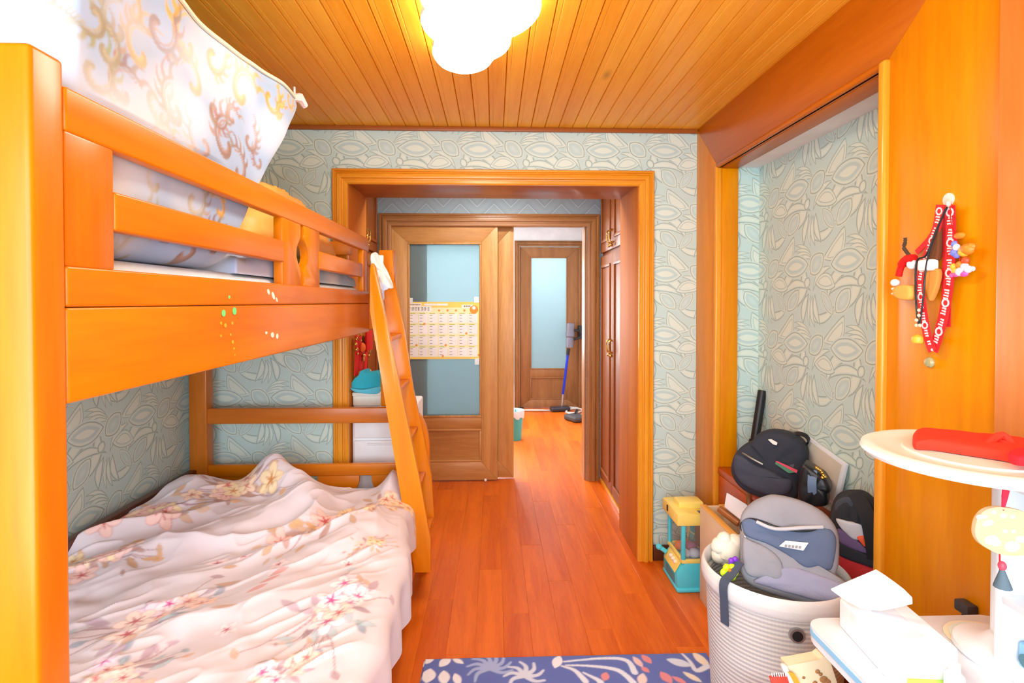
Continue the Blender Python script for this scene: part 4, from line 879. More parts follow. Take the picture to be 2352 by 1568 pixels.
uz = .013 + .0012 * vnoise(ux * 30, vy * 30, 3); ed = np.minimum.reduce([ux + .283, .872 - ux, vy - 1.14, 2.126 - vy]); uz = np.where(ed < .004, .001, uz)
g_ = tag(gridmesh('rug', np.stack([ux, vy, uz], -1), vcol('printed_rug_pile', .95, .2, .3, 900), RU.sample(ux, vy)), 'blue rug with white and coral leaf print on the floor', 'rug')

# ================================================================== ALCOVE: chest, bags, board, tube
ch = thing('wooden_chest', 'reddish wooden chest with a brass latch standing in the alcove', 'chest', (1.24, 2.28, 0))
MB().box(1.133, 1.342, 1.93, 2.638, 0, .575, .006).build('body', M_RED, ch); MB().box(1.128, 1.343, 1.925, 2.64, .576, .612, .008).build('lid', M_RED, ch)
p = PX(1722, 1140, 1.13); lt = MB(); lt.box(1.122, 1.134, p[1] - .018, p[1] + .018, p[2] - .045, p[2] + .04, .004); lt.build('latch', plain('dull_brass', (150, 110, 70), .4, .5, .8), ch)
def body(name, label, cat, anchor, nrm, outline, mat, front, back, crease=.05, seed=1, sub=3):
    o_ = np.array(anchor, float); n_ = np.array(nrm, float); n_ /= np.linalg.norm(n_)
    pts = [PP(a, b, o_, n_) for a, b in outline]; low = min(pts, key=lambda v: v[2])
    t = thing(name, label, cat, (o_[0], o_[1], low[2]))
    MB().puffy(catmull(pts, sub, True), n_, front, back, 9, .42, crease, seed).build('body', mat, t)
    def at(px, py, off=0): return Vector(PP(px, py, o_ + n_ * off, n_))
    return t, at, Vector(n_)
# black tube leaning in the alcove corner
tb = thing('poster_tube', 'black tube leaning in the alcove corner behind the backpack', 'tube', (1.262, 2.6, .612))
T0, T1 = Vector(PY(1751, 897, 2.60)), Vector(PY(1734, 1010, 2.56)); dv = (T1 - T0); T2 = T0 + dv * ((.614 - T0.z) / dv.z)
MB().tube([T0, T1, T2], .021, 18).build('shaft', M_BLKP, tb); MB().tube([T1 + (T2 - T1) * .0, T1 + (T2 - T1) * .18], .027, 18).build('collar', M_BLKP, tb)
p = T1 + Vector((-.03, -.01, -.02)); MB().tube([p, p + (T2 - T1) * .2], .009, 8).build('clip', M_BLKP, tb)
# black backpack on the chest
t, at, nv = body('backpack', 'black backpack with a white logo plate slumped on the wooden chest', 'backpack', (1.165, 2.27, .75), (-.55, -.83, .12),
    ((1730, 1010), (1746, 993), (1775, 985), (1810, 990), (1838, 1003), (1856, 1026), (1858, 1050), (1852, 1080), (1838, 1105), (1838, 1125), (1826, 1142), (1790, 1142), (1748, 1135), (1712, 1118), (1690, 1094), (1684, 1070), (1692, 1040), (1710, 1020)), M_BLACK, .10, .06, .04, 2)
ol = [at(a, b, .058) for a, b in ((1693, 1042), (1712, 1045), (1740, 1064), (1772, 1075), (1800, 1092), (1822, 1100), (1818, 1125), (1790, 1136), (1750, 1128), (1712, 1110), (1694, 1090), (1688, 1066))]
MB().puffy(catmull(ol, 3, True), nv, .062, .02, 7, .45, .03, 5).build('front_pocket', plain('black_nylon_pocket', (66, 70, 84), .75, .3, bumpy=.4, bscale=700), t)
MB().tube(catmull([at(1700, 1036, .085), at(1722, 1050, .112), at(1752, 1066, .118)], 4), .005, 8).build('zip', plain('dull_zip', (150, 150, 142), .4, .5, .8), t)
m = MB(); m.prism([at(a, b, .104) for a, b in ((1764, 1009), (1772, 1008), (1786, 1016), (1784, 1022), (1776, 1020))], nv * .004); m.build('logo_plate', plain('logo_white', (222, 220, 206), .4), t)
for c, pts in (((214, 70, 96), ((1781, 1059), (1785, 1058), (1832, 1079), (1830, 1086))), ((70, 130, 96), ((1780, 1064), (1782, 1060), (1826, 1084), (1812, 1086)))):
    MB().prism([at(a, b, .116) for a, b in pts], nv * .006).build('colour_strip', plain('strip_%d' % c[0], c, .6), t)
MB().tube(catmull([at(1712, 1040, .07), at(1728, 1018, .07), at(1755, 1004, .075), at(1790, 1003, .078), at(1818, 1016, .08), at(1830, 1045, .08), at(1828, 1080, .075)], 5), .004, 8).build('seam_piping', M_BLKP, t)
MB().ribbon(catmull([at(1818, 998, .02), at(1832, 995, .03), at(1850, 1000, .03), at(1858, 1012, .02), at(1852, 1020, .0)], 5), (.6, .4, .7), .018, .004).build('top_handle', M_BLKP, t)
MB().ribbon(catmull([at(1828, 1020, .075), at(1824, 1045, .09), at(1818, 1072, .095)], 4), (.8, -.5, 0), .014, .004).build('side_strap', plain('dark_grey_web', (84, 88, 96), .8), t)
m = MB(); m.prism([at(a, b, .07) for a, b in ((1690, 1046), (1700, 1030), (1703, 1033), (1694, 1048))], nv * .004); m.build('side_tag', plain('pale_tag', (206, 196, 214), .7), t)
# black handbag beside it
t, at, nv = body('handbag', 'small black handbag with a gold chain beside the backpack on the chest', 'handbag', (1.18, 2.02, .7), (-.6, -.8, .05),
    ((1846, 1062), (1860, 1064), (1880, 1076), (1896, 1088), (1908, 1108), (1910, 1122), (1904, 1128), (1904, 1152), (1880, 1157), (1852, 1152), (1838, 1140), (1836, 1110)), plain('black_leather', (20, 20, 26), .4, .5), .06, .05, .03, 4)
m = MB()
for k, (a, b) in enumerate(((1875, 1074), (1879, 1077), (1884, 1080), (1888, 1085), (1891, 1091), (1889, 1097), (1895, 1095))): m.ell(at(a, b, .058), (.007, .007, .007), 8)
m.build('gold_chain', M_GOLD, t, kind='stuff')
for k, px in enumerate((1861, 1867, 1873)): MB().ribbon(catmull([at(px, 1080, .050), at(px - 2, 1110, .064), at(px - 1, 1138, .055)], 4), (.8, -.6, 0), .012, .004).build('highlight_stripe', plain('blue_grey_highlight', (110, 134, 168), .6), t)  # highlights on the black leather, put in as blue-grey coloured ribbons
# white framed picture board leaning on the alcove wall
fr = thing('framed_board', 'white edged picture board leaning on the alcove wall behind the handbag', 'board', (1.32, 2.05, .612))
o_, n_ = (1.318, 2.05, .8), (-1, 0, .12)
qd = [Vector(PP(a, b, o_, n_)) for a, b in ((1832, 985), (1942, 1066), (1920, 1164), (1838, 1105))]
MB().prism(qd, (.014, 0, 0), .003).build('frame', plain('frame_white', (226, 232, 240), .5), fr)
qc = sum(qd, Vector()) / 4; MB().prism([qc + (v - qc) * .88 + Vector((-.002, 0, 0)) for v in qd], (.004, 0, 0)).build('picture', plain('cream_print', (214, 210, 194), .6), fr)
# dark school bag with red base and things showing inside
t, at, nv = body('school_bag', 'open black school bag with a red base, stuffed and standing at the alcove edge', 'bag', (1.225, 1.78, .55), (-.5, -.86, .1),
    ((1912, 1165), (1925, 1140), (1945, 1130), (1965, 1128), (1985, 1130), (2005, 1142), (2024, 1170), (2034, 1250), (2036, 1340), (2000, 1385), (1950, 1400), (1905, 1390), (1896, 1330), (1900, 1260), (1904, 1210)), plain('black_school_nylon', (46, 49, 56), .8, .3, bumpy=.4, bscale=700), .07, .06, .04, 6)
def patch(nm, mat, pts, off, th=.01, puff=.012, sd=1): MB().puffy(catmull([at(a, b, off) for a, b in pts], 3, True), nv, puff, .01, 5, .5, .06, sd).build(nm, mat, t)
patch('red_base', plain('red_nylon', (206, 48, 52), .7), ((1918, 1268), (1950, 1280), (1990, 1296), (2010, 1305), (2008, 1340), (1970, 1350), (1915, 1340), (1912, 1300)), .062)
patch('black_band', M_BLACK, ((1922, 1242), (1950, 1255), (1990, 1272), (2016, 1285), (2014, 1304), (1980, 1294), (1940, 1280), (1920, 1266)), .066)
patch('plastic_pouch', plain('pale_pouch', (206, 214, 226), .4), ((1920, 1190), (1945, 1195), (1978, 1204), (1984, 1222), (1983, 1236), (1962, 1238), (1945, 1225), (1930, 1210)), .066)
patch('violet_fold', plain('violet_cloth', (110, 92, 140), .7), ((1924, 1212), (1945, 1224), (1970, 1240), (1995, 1265), (1990, 1270), (1950, 1256), (1925, 1240)), .064)
patch('orange_packet', plain('orange_packet', (232, 92, 44), .5), ((1968, 1232), (1984, 1230), (1990, 1248), (1986, 1254), (1976, 1244)), .074)
patch('top_flap', plain('grey_black_flap', (62, 68, 80), .8), ((1922, 1150), (1950, 1140), (1968, 1160), (1975, 1185), (1960, 1196), (1928, 1186), (1918, 1170)), .052)
MB().ribbon(catmull([at(1965, 1132, .05), at(1990, 1180, .09), at(2004, 1240, .09), at(2012, 1300, .07)], 5), (.8, -.5, .2), .045, .006).build('shoulder_strap', plain('strap_black', (38, 40, 46), .85), t)

# ================================================================== FLOOR BY THE ALCOVE: toy claw machine, wood box, basket
cx0, cx1, cy0, cy1 = .91, 1.075, 2.582, 2.81
cm = thing('toy_claw_machine', 'yellow and cyan toy claw machine on the floor by the alcove', 'toy', ((cx0 + cx1) / 2, (cy0 + cy1) / 2, 0))
M_CY = plain('cyan_plastic', (84, 216, 238), .35); M_YE = plain('yellow_plastic', (246, 226, 120), .35)
MB().box(cx0 - .004, cx1, cy0, cy1, 0, .022, .008, 3).build('foot', M_CY, cm)
MB().prism([(cx0 - .002, cy0 + .006, .02), (cx1 - .006, cy0 + .006, .02), (cx1 - .006, cy0 + .006, .148), (cx0 + .035, cy0 + .006, .148), (cx0 - .002, cy0 + .006, .09)], (0, cy1 - cy0 - .012, 0), .006).build('base', M_CY, cm)
MB().prism([(cx0 - .004, cy0 + .03, .088), (cx0 + .032, cy0 + .03, .15), (cx0 + .030, cy0 + .03, .15), (cx0 - .008, cy0 + .03, .09)], (0, cy1 - cy0 - .06, 0), .002).build('control_panel', M_YE, cm)
for k in range(3): MB().ell((cx0 + .012, cy0 + .075 + k * .032, .124), (.012, .012, .010), 12).build('button', plain('button_white', (246, 240, 230), .3), cm)
m = MB(); m.tube([(cx0 + .006, cy1 - .03, .115), (cx0 - .026, cy1 - .02, .135)], .012, 12); m.ell((cx0 - .03, cy1 - .019, .138), (.018, .018, .016), 12); m.build('joystick', M_CY, cm)
MB().prism([(cx0 - .0025, cy0 + .04, .03), (cx0 - .0025, cy1 - .06, .03), (cx0 - .0025, cy1 - .06, .075), (cx0 - .0025, cy0 + .04, .075)], (-.002, 0, 0)).build('front_label', plain('dull_cyan_print', (70, 150, 168), .5), cm)
for y0, y1, x0_, x1_ in ((cy0 + .004, cy0 + .02, cx0 + .02, cx1 - .004), (cy1 - .02, cy1 - .004, cx0 + .02, cx1 - .004), (cy0 + .02, cy1 - .02, cx0 + .02, cx0 + .034), (cy0 + .02, cy1 - .02, cx1 - .018, cx1 - .004)): MB().box(x0_, x1_, y0, y1, .145, .165, .003).build('tray_rim', M_YE, cm)
for x_, y_ in ((cx0 + .03, cy0 + .014), (cx0 + .03, cy1 - .014), (cx1 - .014, cy0 + .014), (cx1 - .014, cy1 - .014)): MB().box(x_ - .01, x_ + .01, y_ - .01, y_ + .01, .16, .335, .005, 3).build('pillar', M_CY, cm)
g = NT('clear_toy_window'); tr_ = g.node('ShaderNodeBsdfTransparent'); tr_.inputs[0].default_value = (.93, .95, .96, 1); g.set(Base_Color=(.8, .8, .8, 1), Roughness=.08); mx_ = g.node('ShaderNodeMixShader'); mx_.inputs[0].default_value = .08
g.t.links.new(tr_.outputs[0], mx_.inputs[1]); g.t.links.new(g.p.outputs[0], mx_.inputs[2]); g.t.links.new(mx_.outputs[0], g.n['Material Output'].inputs[0]); M_CLR = g.m
MB().box(cx0 + .03, cx0 + .032, cy0 + .024, cy1 - .024, .165, .333, 0).build('window_pane', M_CLR, cm); MB().box(cx0 + .04, cx1 - .024, cy0 + .013, cy0 + .015, .165, .333, 0).build('window_pane', M_CLR, cm)
MB().prism([(cx0 - .006, cy0 - .004, .335), (cx1, cy0 - .004, .335), (cx1, cy0 - .004, .385), (cx0 + .05, cy0 - .004, .40), (cx0 - .004, cy0 - .004, .395)], (0, cy1 - cy0 + .008, 0), .007).build('roof', M_YE, cm)
MB().box(cx0 + .03, cx1 - .004, cy0 + .075, cy1 - .06, .385, .425, .012, 3).build('roof_hatch', M_YE, cm)
MB().box(cx0 + .095, cx0 + .14, cy0 + .015, cy0 + .055, .378, .392, .003).build('coin_tray', plain('slate_plastic', (96, 106, 120), .4), cm)
MB().box(cx0 - .0085, cx0 - .004, cy0 + .14, cy0 + .155, .355, .385, .001).build('speaker_slot', M_BLKP, cm)
m = MB(); m.tube([(cx0 + .09, cy0 + .1, .335), (cx0 + .09, cy0 + .1, .27)], .006, 8)
for k in range(3): a = k * 2.1; m.tube([(cx0 + .09, cy0 + .1, .27), (cx0 + .09 + .03 * math.cos(a), cy0 + .1 + .03 * math.sin(a), .25), (cx0 + .09 + .015 * math.cos(a), cy0 + .1 + .015 * math.sin(a), .225)], .004, 6)
m.build('claw', M_YE, cm)
for k, (dx, dy, r, c) in enumerate(((.06, .06, .026, (226, 226, 236)), (.10, .05, .03, (206, 214, 236)), (.06, .14, .03, (236, 120, 60)), (.11, .12, .032, (206, 120, 160)), (.13, .07, .024, (110, 140, 206)), (.10, .17, .028, (226, 150, 90)))):
    tag(MB().ell((cx0 + dx, cy0 + dy, .152 + r * .8), (r, r, r * .8), 12, jit=.12).build('toy_ball', plain('toy_ball_%d' % k, c, .6)), ('white', 'pale blue', 'orange', 'pink', 'blue', 'peach')[k] + ' soft prize ball inside the toy claw machine', 'toy', 'prizes in the claw machine')
# beige wooden box with a yellow rim
wx0, wx1, wy0, wy1, wz = 1.0, 1.12, 1.95, 2.535, .462
wbx = thing('wooden_crate', 'narrow beige wooden crate with a yellow rim beside the basket', 'crate', ((wx0 + wx1) / 2, (wy0 + wy1) / 2, 0))
M_BEI = plain('beige_board', (226, 204, 172), .6); M_YRIM = wood('yellow_pine_rim', (236, 168, 66), (250, 194, 96), 'Y', 8, .4, .1, .05)
for bx in ((wx0, wx0 + .022, wy0, wy1), (wx1 - .022, wx1, wy0, wy1), (wx0 + .022, wx1 - .022, wy0, wy0 + .02), (wx0 + .022, wx1 - .022, wy1 - .02, wy1)): MB().box(*bx, 0, wz - .006, .002).build('side_board', M_BEI, wbx)
for bx in ((wx0, wx0 + .03, wy0, wy1), (wx1 - .03, wx1, wy0, wy1)): MB().box(*bx, wz - .006, wz, .003).build('rim', M_YRIM, wbx)
MB().box(wx0 + .022, wx1 - .022, wy0 + .02, wy1 - .02, .30, .32, 0).build('shelf', M_YRIM, wbx)
o_, n_ = (1.06, 2.34, .52), (-.5, -.6, .6); qd = [Vector(PP(a, b, o_, n_)) for a, b in ((1669, 1130), (1722, 1162), (1702, 1194), (1663, 1163))]
tag(MB().prism(qd, Vector((.5, .6, -.6)) * .03, .003).build('white_carton', plain('carton_white', (232, 232, 240), .5)), 'flat white carton lying tilted on the crate in front of the chest', 'box')
tag(MB().tube([PP(1652, 1168, (1.075, 2.33, .47), n_), PP(1697, 1202, (1.075, 2.33, .47), n_)], .016, 12).build('wooden_stick', wood('brown_stick_wood', (140, 84, 40), (170, 108, 60), 'X', 8)), 'brown wooden stick under the white carton', 'stick')
# laundry basket
BC = (.892, 1.655); BR_ = .205; BZ = .60
bk = thing('laundry_basket', 'tall round grey white woven basket stuffed with a school bag', 'basket', (BC[0], BC[1], 0))
def weave():
    g = NT('woven_grey_white'); s = g.node('ShaderNodeSeparateXYZ'); g.put(s.inputs[0], g.coord())
    an = g.math('ARCTAN2', s.outputs[1], s.outputs[0])
    a = g.math('SINE', g.math('MULTIPLY', s.outputs[2], 480)); b = g.math('SINE', g.math('MULTIPLY', an, 130)); h = g.math('ADD', a, g.math('MULTIPLY', b, .15))
    c = g.ramp(g.math('MULTIPLY_ADD', h, .35, .5), [(.1, lin((196, 194, 190))), (.9, lin((226, 224, 220)))]).outputs[0]
    g.set(Base_Color=c, Roughness=.75); g.bump(h, .35, .004); return g.m
M_WV = weave()
m = MB(); n = 64; rings = []
for r, z in [(.0, .018), (.15, .017), (.165, .015), (.175, .03)] + [(.176 + (BR_ - .176) * min(1, k / 30) ** .8, .03 + k * .018) for k in range(1, 30)]: rings.append([(BC[0] + max(r, .001) * math.cos(6.2832 * k / n), BC[1] + max(r, .001) * math.sin(6.2832 * k / n), z) for k in range(n)])
for r, z in ((BR_ - .012, .55), (BR_ - .03, .2), (.02, .19)): rings.append([(BC[0] + r * math.cos(6.2832 * k / n), BC[1] + r * math.sin(6.2832 * k / n), z) for k in range(n)])
m.loft(rings).build('woven_body', M_WV, bk)
m = MB(); rings = []
for a in range(12):
    th = 6.2832 * a / 12; rings.append([(BC[0] + (BR_ + .004 + .010 * math.cos(th)) * math.cos(6.2832 * k / n), BC[1] + (BR_ + .004 + .010 * math.cos(th)) * math.sin(6.2832 * k / n), .575 + .030 * math.sin(th)) for k in range(n)])
rings.append(rings[0]); m.loft(rings, cap=False).build('rim_band', plain('rim_grey_white', (226, 226, 224), .7, bumpy=.3, bscale=300), bk)
p = PP(1832, 1461, (BC[0] - .06, BC[1] - .2, .5), (-.3, -.95, 0)); dd = Vector((p[0] - BC[0], p[1] - BC[1], 0)).normalized(); gp = Vector((BC[0], BC[1], p[2])) + dd * (BR_ - .004)
m = MB(); m.lathe([(.0, .0), (.013, 0), (.014, .010), (.020, .010), (.022, .004), (.022, 0)], gp, 24, dd); m.build('grommet', M_METAL, bk)
MB().lathe([(0, 0), (.0145, 0), (.0145, .011), (0, .0115)], gp, 20, dd).build('grommet_hole', M_BLKP, bk)
M_GBAG = plain('grey_polyester', (150, 152, 160), .8, .2, bumpy=.3, bscale=500); M_BGR = plain('blue_grey_mesh', (96, 112, 140), .8, .2, bumpy=.3, bscale=600)
t, at, nv = body('school_satchel', 'grey school satchel with a blue pocket and white label stuffed in the basket', 'bag', (.905, 1.64, .68), (-.42, -.85, .32),
    ((1700, 1200), (1706, 1175), (1728, 1152), (1756, 1139), (1780, 1135), (1830, 1146), (1875, 1166), (1905, 1192), (1922, 1228), (1922, 1290), (1916, 1315), (1940, 1332), (1945, 1360), (1930, 1388), (1890, 1392), (1840, 1380), (1780, 1362), (1725, 1340), (1703, 1312), (1700, 1250)), M_GBAG, .075, .10, .05, 8)
ol = [at(a, b, .048) for a, b in ((1704, 1196), (1722, 1188), (1750, 1192), (1785, 1206), (1840, 1214), (1895, 1210), (1914, 1222), (1920, 1245), (1914, 1290), (1904, 1308), (1880, 1300), (1855, 1303), (1830, 1290), (1795, 1266), (1758, 1246), (1718, 1232), (1706, 1215))]
MB().puffy(catmull(ol, 3, True), nv, .035, .01, 7, .5, .05, 4).build('pocket', M_BGR, t)
MB().tube(catmull([at(1706, 1222, .052), at(1702, 1204, .058), at(1720, 1192, .068), (at(1750, 1198, .08)), at(1790, 1212, .087), at(1840, 1219, .085), at(1895, 1215, .068), at(1914, 1230, .06), at(1910, 1280, .06), at(1898, 1306, .06)], 5), .004, 8).build('zip', M_BLKP, t)
MB().tube(catmull([at(1738, 1198, .082), at(1780, 1214, .092), at(1840, 1212, .09), at(1890, 1210, .075)], 5), .0055, 8).build('piping', plain('pale_grey_piping', (196, 200, 206), .7), t)
MB().prism([at(a, b, .086) for a, b in ((1789, 1254), (1804, 1241), (1857, 1246), (1845, 1264))], nv * .003).build('label_patch', plain('white_label', (226, 228, 232), .6), t)
m = MB()
for k in range(5): m.prism([at(1803 + k * 8 + a, 1250 + k * .8 + b, .0895) for a, b in ((0, 0), (5.5, .5), (4.5, 6.5), (-1, 6))], nv * .001)
m.build('label_letters', plain('grey_letters', (150, 152, 150), .6), t, kind='stuff')
ol = [at(a, b, .055) for a, b in ((1706, 1235), (1725, 1240), (1760, 1255), (1790, 1280), (1800, 1310), (1792, 1330), (1760, 1325), (1725, 1322), (1708, 1300))]
MB().puffy(catmull(ol, 3, True), nv, .03, .01, 7, .5, .05, 12).build('lower_fold', M_GBAG, t)
MB().tube(catmull([at(1704, 1222, .06), at(1712, 1232, .066), at(1716, 1242, .06)], 4), .004, 8).build('zip_pull', plain('steel_zip', (200, 200, 190), .35, .5, .8), t)
ol = [at(a, b, .058) for a, b in ((1800, 1300), (1840, 1305), (1900, 1325), (1940, 1345), (1930, 1380), (1880, 1378), (1820, 1362), (1760, 1345), (1730, 1330))]
MB().puffy(catmull(ol, 3, True), nv, .025, .01, 6, .5, .05, 15).build('hanging_flap', plain('lavender_grey_cloth', (150, 152, 176), .8, bumpy=.3), t)
# dark strap hanging over the basket rim
def rim_pt(px, py, z, off): p = PZ(px, py, z); d_ = Vector((p[0] - BC[0], p[1] - BC[1], 0)).normalized(); return Vector((BC[0], BC[1], z)) + d_ * (BR_ + off)
a0 = rim_pt(1690, 1330, .60, 0); dd = (a0 - Vector((BC[0], BC[1], .6))).normalized(); td = Vector((-dd.y, dd.x, 0))
tag(MB().ribbon(catmull([a0 - dd * .05 + Vector((0, 0, .05)), a0 - dd * .012 + Vector((0, 0, .02)), a0 + dd * .02 + Vector((0, 0, .0)), a0 + dd * .018 - Vector((0, 0, .06)), a0 + dd * .014 - Vector((0, 0, .125))], 5), td, .028, .004).build('strap', plain('slate_webbing', (70, 80, 98), .85)), 'slate webbing strap hanging over the basket rim', 'strap')
# plush and clip toy at the basket edge
t = thing('plush_toy', 'cream fluffy plush peeking from the basket', 'plush toy', (.785, 1.78, .60)); M_CRE = plain('cream_fleece', (246, 240, 222), .95, .1, bumpy=.8, bscale=90)
pb = Vector(PP(1672, 1262, (.78, 1.78, .62), (-.3, -.95, 0)))
hd_ = MB()
for dx, dz, rr in ((0, 0, .046), (-.026, .012, .03), (.022, .024, .03), (-.012, .034, .026), (.03, -.012, .03), (-.03, -.02, .026), (.0, -.03, .03)): hd_.ell(pb + Vector((dx, -.006 * (dx > 0), dz)), (rr, rr, rr), 16, jit=.12)
hd_.build('head', M_CRE, t, kind='stuff'); MB().ell(pb + Vector((.06, .02, -.012)), (.045, .05, .05), 20, jit=.06).build('body', plain('cream_cloth', (240, 226, 184), .9), t)
t = thing('flower_clip', 'lime and purple flower clip toy on the basket rim', 'toy', PP(1675, 1322, (.76, 1.60, .6), (-.3, -.95, 0)))
pb = Vector(PP(1674, 1308, (.755, 1.585, .62), (-.3, -.95, .2)))
m = MB()
for k in range(6): a = k * 1.047; m.ell(pb + Vector((math.cos(a) * .016, -.004, math.sin(a) * .016 - .006)), (.013, .008, .013), 10)
m.build('lime_petals', plain('lime_plastic', (196, 232, 20), .4), t)
m = MB(); pc = pb + Vector((.018, .004, .02))
for k in range(5): a = k * 1.257; m.ell(pc + Vector((math.cos(a) * .011, 0, math.sin(a) * .011)), (.009, .007, .009), 10)
m.build('purple_petals', plain('purple_plastic', (130, 60, 206), .4), t); MB().ell(pb + Vector((-.002, -.012, .004)), (.006, .005, .006), 8).build('orange_heart', plain('orange_plastic', (246, 130, 30), .4), t)

# ================================================================== DESK CORNER
ZD = .76; DX0, DX1, DY0, DY1 = .669, 1.10, .42, 1.118
dk_ = thing('desk', 'white childs desk with a rounded corner and pale blue edge band', 'desk', (.9, .75, 0))
def rrect(x0, x1, y0, y1, r, n=6):
    out = []
    for cx, cy, a0 in ((x1 - r, y1 - r, 0), (x0 + r, y1 - r, 90), (x0 + r, y0 + r, 180), (x1 - r, y0 + r, 270)):
        for k in range(n + 1): a = math.radians(a0 + 90 * k / n); out.append((cx + r * math.cos(a), cy + r * math.sin(a)))
    return out
M_DW = plain('desk_white', (226, 230, 235), .35)
MB().prism([(a, b, ZD - .007) for a, b in rrect(DX0, DX1, DY0, DY1, .035)], (0, 0, .007), .002).build('top', M_DW, dk_)
MB().prism([(a, b, ZD - .019) for a, b in rrect(DX0 - .001, DX1, DY0, DY1 + .001, .036)], (0, 0, .012)).build('edge_band', plain('sky_blue_band', (142, 204, 242), .4), dk_)
MB().prism([(a, b, ZD - .034) for a, b in rrect(DX0 + .001, DX1, DY0, DY1 - .001, .034)], (0, 0, .015), .002).build('underside', M_DW, dk_)
for y in (DY0 + .06, DY1 - .10): MB().box(DX0 + .06, DX1 - .05, y, y + .04, .03, ZD - .034, .006).build('leg', M_DW, dk_); MB().box(DX0 + .03, DX1 - .02, y - .01, y + .05, 0, .035, .008).build('foot', M_DW, dk_)
MB().box(DX0 + .07, DX1 - .03, DY0 + .1, DY1 - .1, ZD - .13, ZD - .035, .004).build('drawer_box', plain('desk_tray', (222, 230, 242), .4), dk_)
# small shelf stack on the desk at the right edge
sh = thing('desk_shelf', 'white open shelf unit on the desk at the right edge', 'shelf', (1.03, .86, ZD))
sx0, sx1, sy0, sy1 = .934, 1.095, .60, .955
for bx in ((sx0, sx1, sy1 - .016, sy1, ZD, 1.118), (sx0, sx1, sy0, sy0 + .016, ZD, 1.118)): MB().box(*bx, .003).build('side', M_DW, sh)
for z in (ZD + .0, ZD + .13, ZD + .25, 1.104): MB().box(sx0, sx1, sy0 + .016, sy1 - .016, z, z + .014, .002).build('board', M_DW, sh)
MB().box(sx1 - .008, sx1, sy0 + .016, sy1 - .016, ZD + .014, 1.104, 0).build('back_board', M_DW, sh)
# lamp with a big round head
LC = Vector(PY(2238, 1049, .975)); LP = Vector((PY(2303, 1300, 1.0)[0], 1.0, ZD))
tl = thing('desk_lamp', 'white desk lamp with a large flat round head above the tissue box', 'lamp', LP)
MB().lathe([(0, 0), (.085, 0), (.09, .006), (.088, .014), (.05, .022), (.03, .04), (.0, .042)], LP + Vector((-.0, -.02, 0)), 36).build('base', M_WHITE, tl)
MB().tube([LP + Vector((0, 0, .02)), Vector((LP.x, LP.y, LC.z - .012))], .0175, 18).build('post', M_WHITE, tl)
m = MB(); m.box(LP.x - .0195, LP.x - .004, LP.y - .016, LP.y - .004, LC.z - .085, LC.z - .01, .003); m.build('blue_sleeve', plain('light_blue_plastic', (150, 202, 240), .4), tl)
RH = .183
MB().lathe([(0, -.012), (RH * .80, -.012), (RH * .96, -.008), (RH, .0), (RH * .985, .008), (RH * .93, .012), (RH * .86, .011), (RH * .80, .007), (RH * .62, .006), (RH * .60, .009), (RH * .3, .009), (0, .009)], LC, 64).build('head', plain('lamp_head_white', (240, 240, 236), .35), tl)
# red folded cloth on the lamp head
o_ = (0, 0, LC.z + .012)
ol = [PZ(a, b, LC.z + .012) for a, b in ((2096, 1022), (2098, 1008), (2112, 1000), (2180, 1003), (2240, 1010), (2300, 1018), (2370, 1026), (2372, 1050), (2340, 1062), (2300, 1056), (2220, 1044), (2140, 1032), (2104, 1030))]
rc = thing('red_cloth', 'folded coral red cloth lying on the round lamp head', 'cloth', (LC.x + .05, LC.y, LC.z + .012))
MB().puffy(catmull(ol, 4, True), (0, 0, 1), .020, .002, 6, .5, .05, 3).build('fold', M_REDOR, rc)
p = Vector(PZ(2300, 1018, LC.z + .03)); m = MB(); m.tube(catmull([p + Vector((-.03, .0, -.005)), p + Vector((-.005, .01, .006)), p + Vector((.015, .012, .012)), p + Vector((.02, .0, -.004)), p], 5), .007, 8); m.build('knot', M_REDOR, rc)
m = MB(); ol = [PZ(a, b, LC.z + .024) for a, b in ((2315, 1056), (2330, 1046), (2372, 1040), (2372, 1062), (2340, 1066))]; m.puffy(catmull(ol, 3, True), (0, 0, 1), .014, .004, 5).build('dark_fold', plain('crimson_cloth', (206, 24, 40), .8), rc)
# pendant fan hanging from the lamp head
pc = Vector(PY(2312, 1215, .86)); fn = thing('pendant_fan', 'beige oval fan pendant with a red ribbon and dark tassel hanging from the lamp', 'pendant', (pc.x, pc.y, pc.z - .1))
ol = [Vector(PY(a, b, .86)) for a, b in ((2234, 1215), (2240, 1188), (2258, 1169), (2284, 1162), (2312, 1164), (2345, 1172), (2375, 1190), (2388, 1220), (2380, 1250), (2352, 1270), (2318, 1274), (2285, 1268), (2252, 1250), (2238, 1234))]
MB().puffy(catmull(ol, 4, True), (0, -1, 0), .006, .004, 5, .3).build('fan_face', plain('beige_silk', (214, 180, 136), .6), fn)
RR = random.Random(2); m = MB()
for a, b, r in ((2250, 1187, .004), (2262, 1186, .003), (2272, 1200, .005), (2265, 1203, .004), (2283, 1176, .003), (2305, 1184, .004), (2326, 1186, .003), (2309, 1220, .003), (2328, 1220, .003), (2278, 1240, .008), (2288, 1246, .006), (2325, 1255, .009), (2345, 1238, .006)): m.ell(Vector(PY(a, b, .854)), (r * 1.5, .002, r), 8)
m.build('white_embroidery', plain('embroidery_white', (246, 244, 240), .6), fn, kind='stuff')
MB().ribbon([Vector(PY(2314, 1105, .865)), Vector(PY(2308, 1140, .863)), Vector(PY(2303, 1172, .855))], (1, 0, 0), [.014, .010, .003], .002).build('ribbon', plain('crimson_ribbon', (216, 30, 60), .6), fn)
MB().tube([Vector(PY(2296, 1268, .86)), Vector(PY(2297, 1330, .86))], .0012, 6).build('cord', M_RUBY, fn)
MB().ell(Vector(PY(2302, 1299, .857)), (.0065, .006, .008), 10).build('bead', plain('coral_bead', (232, 70, 90), .4), fn)
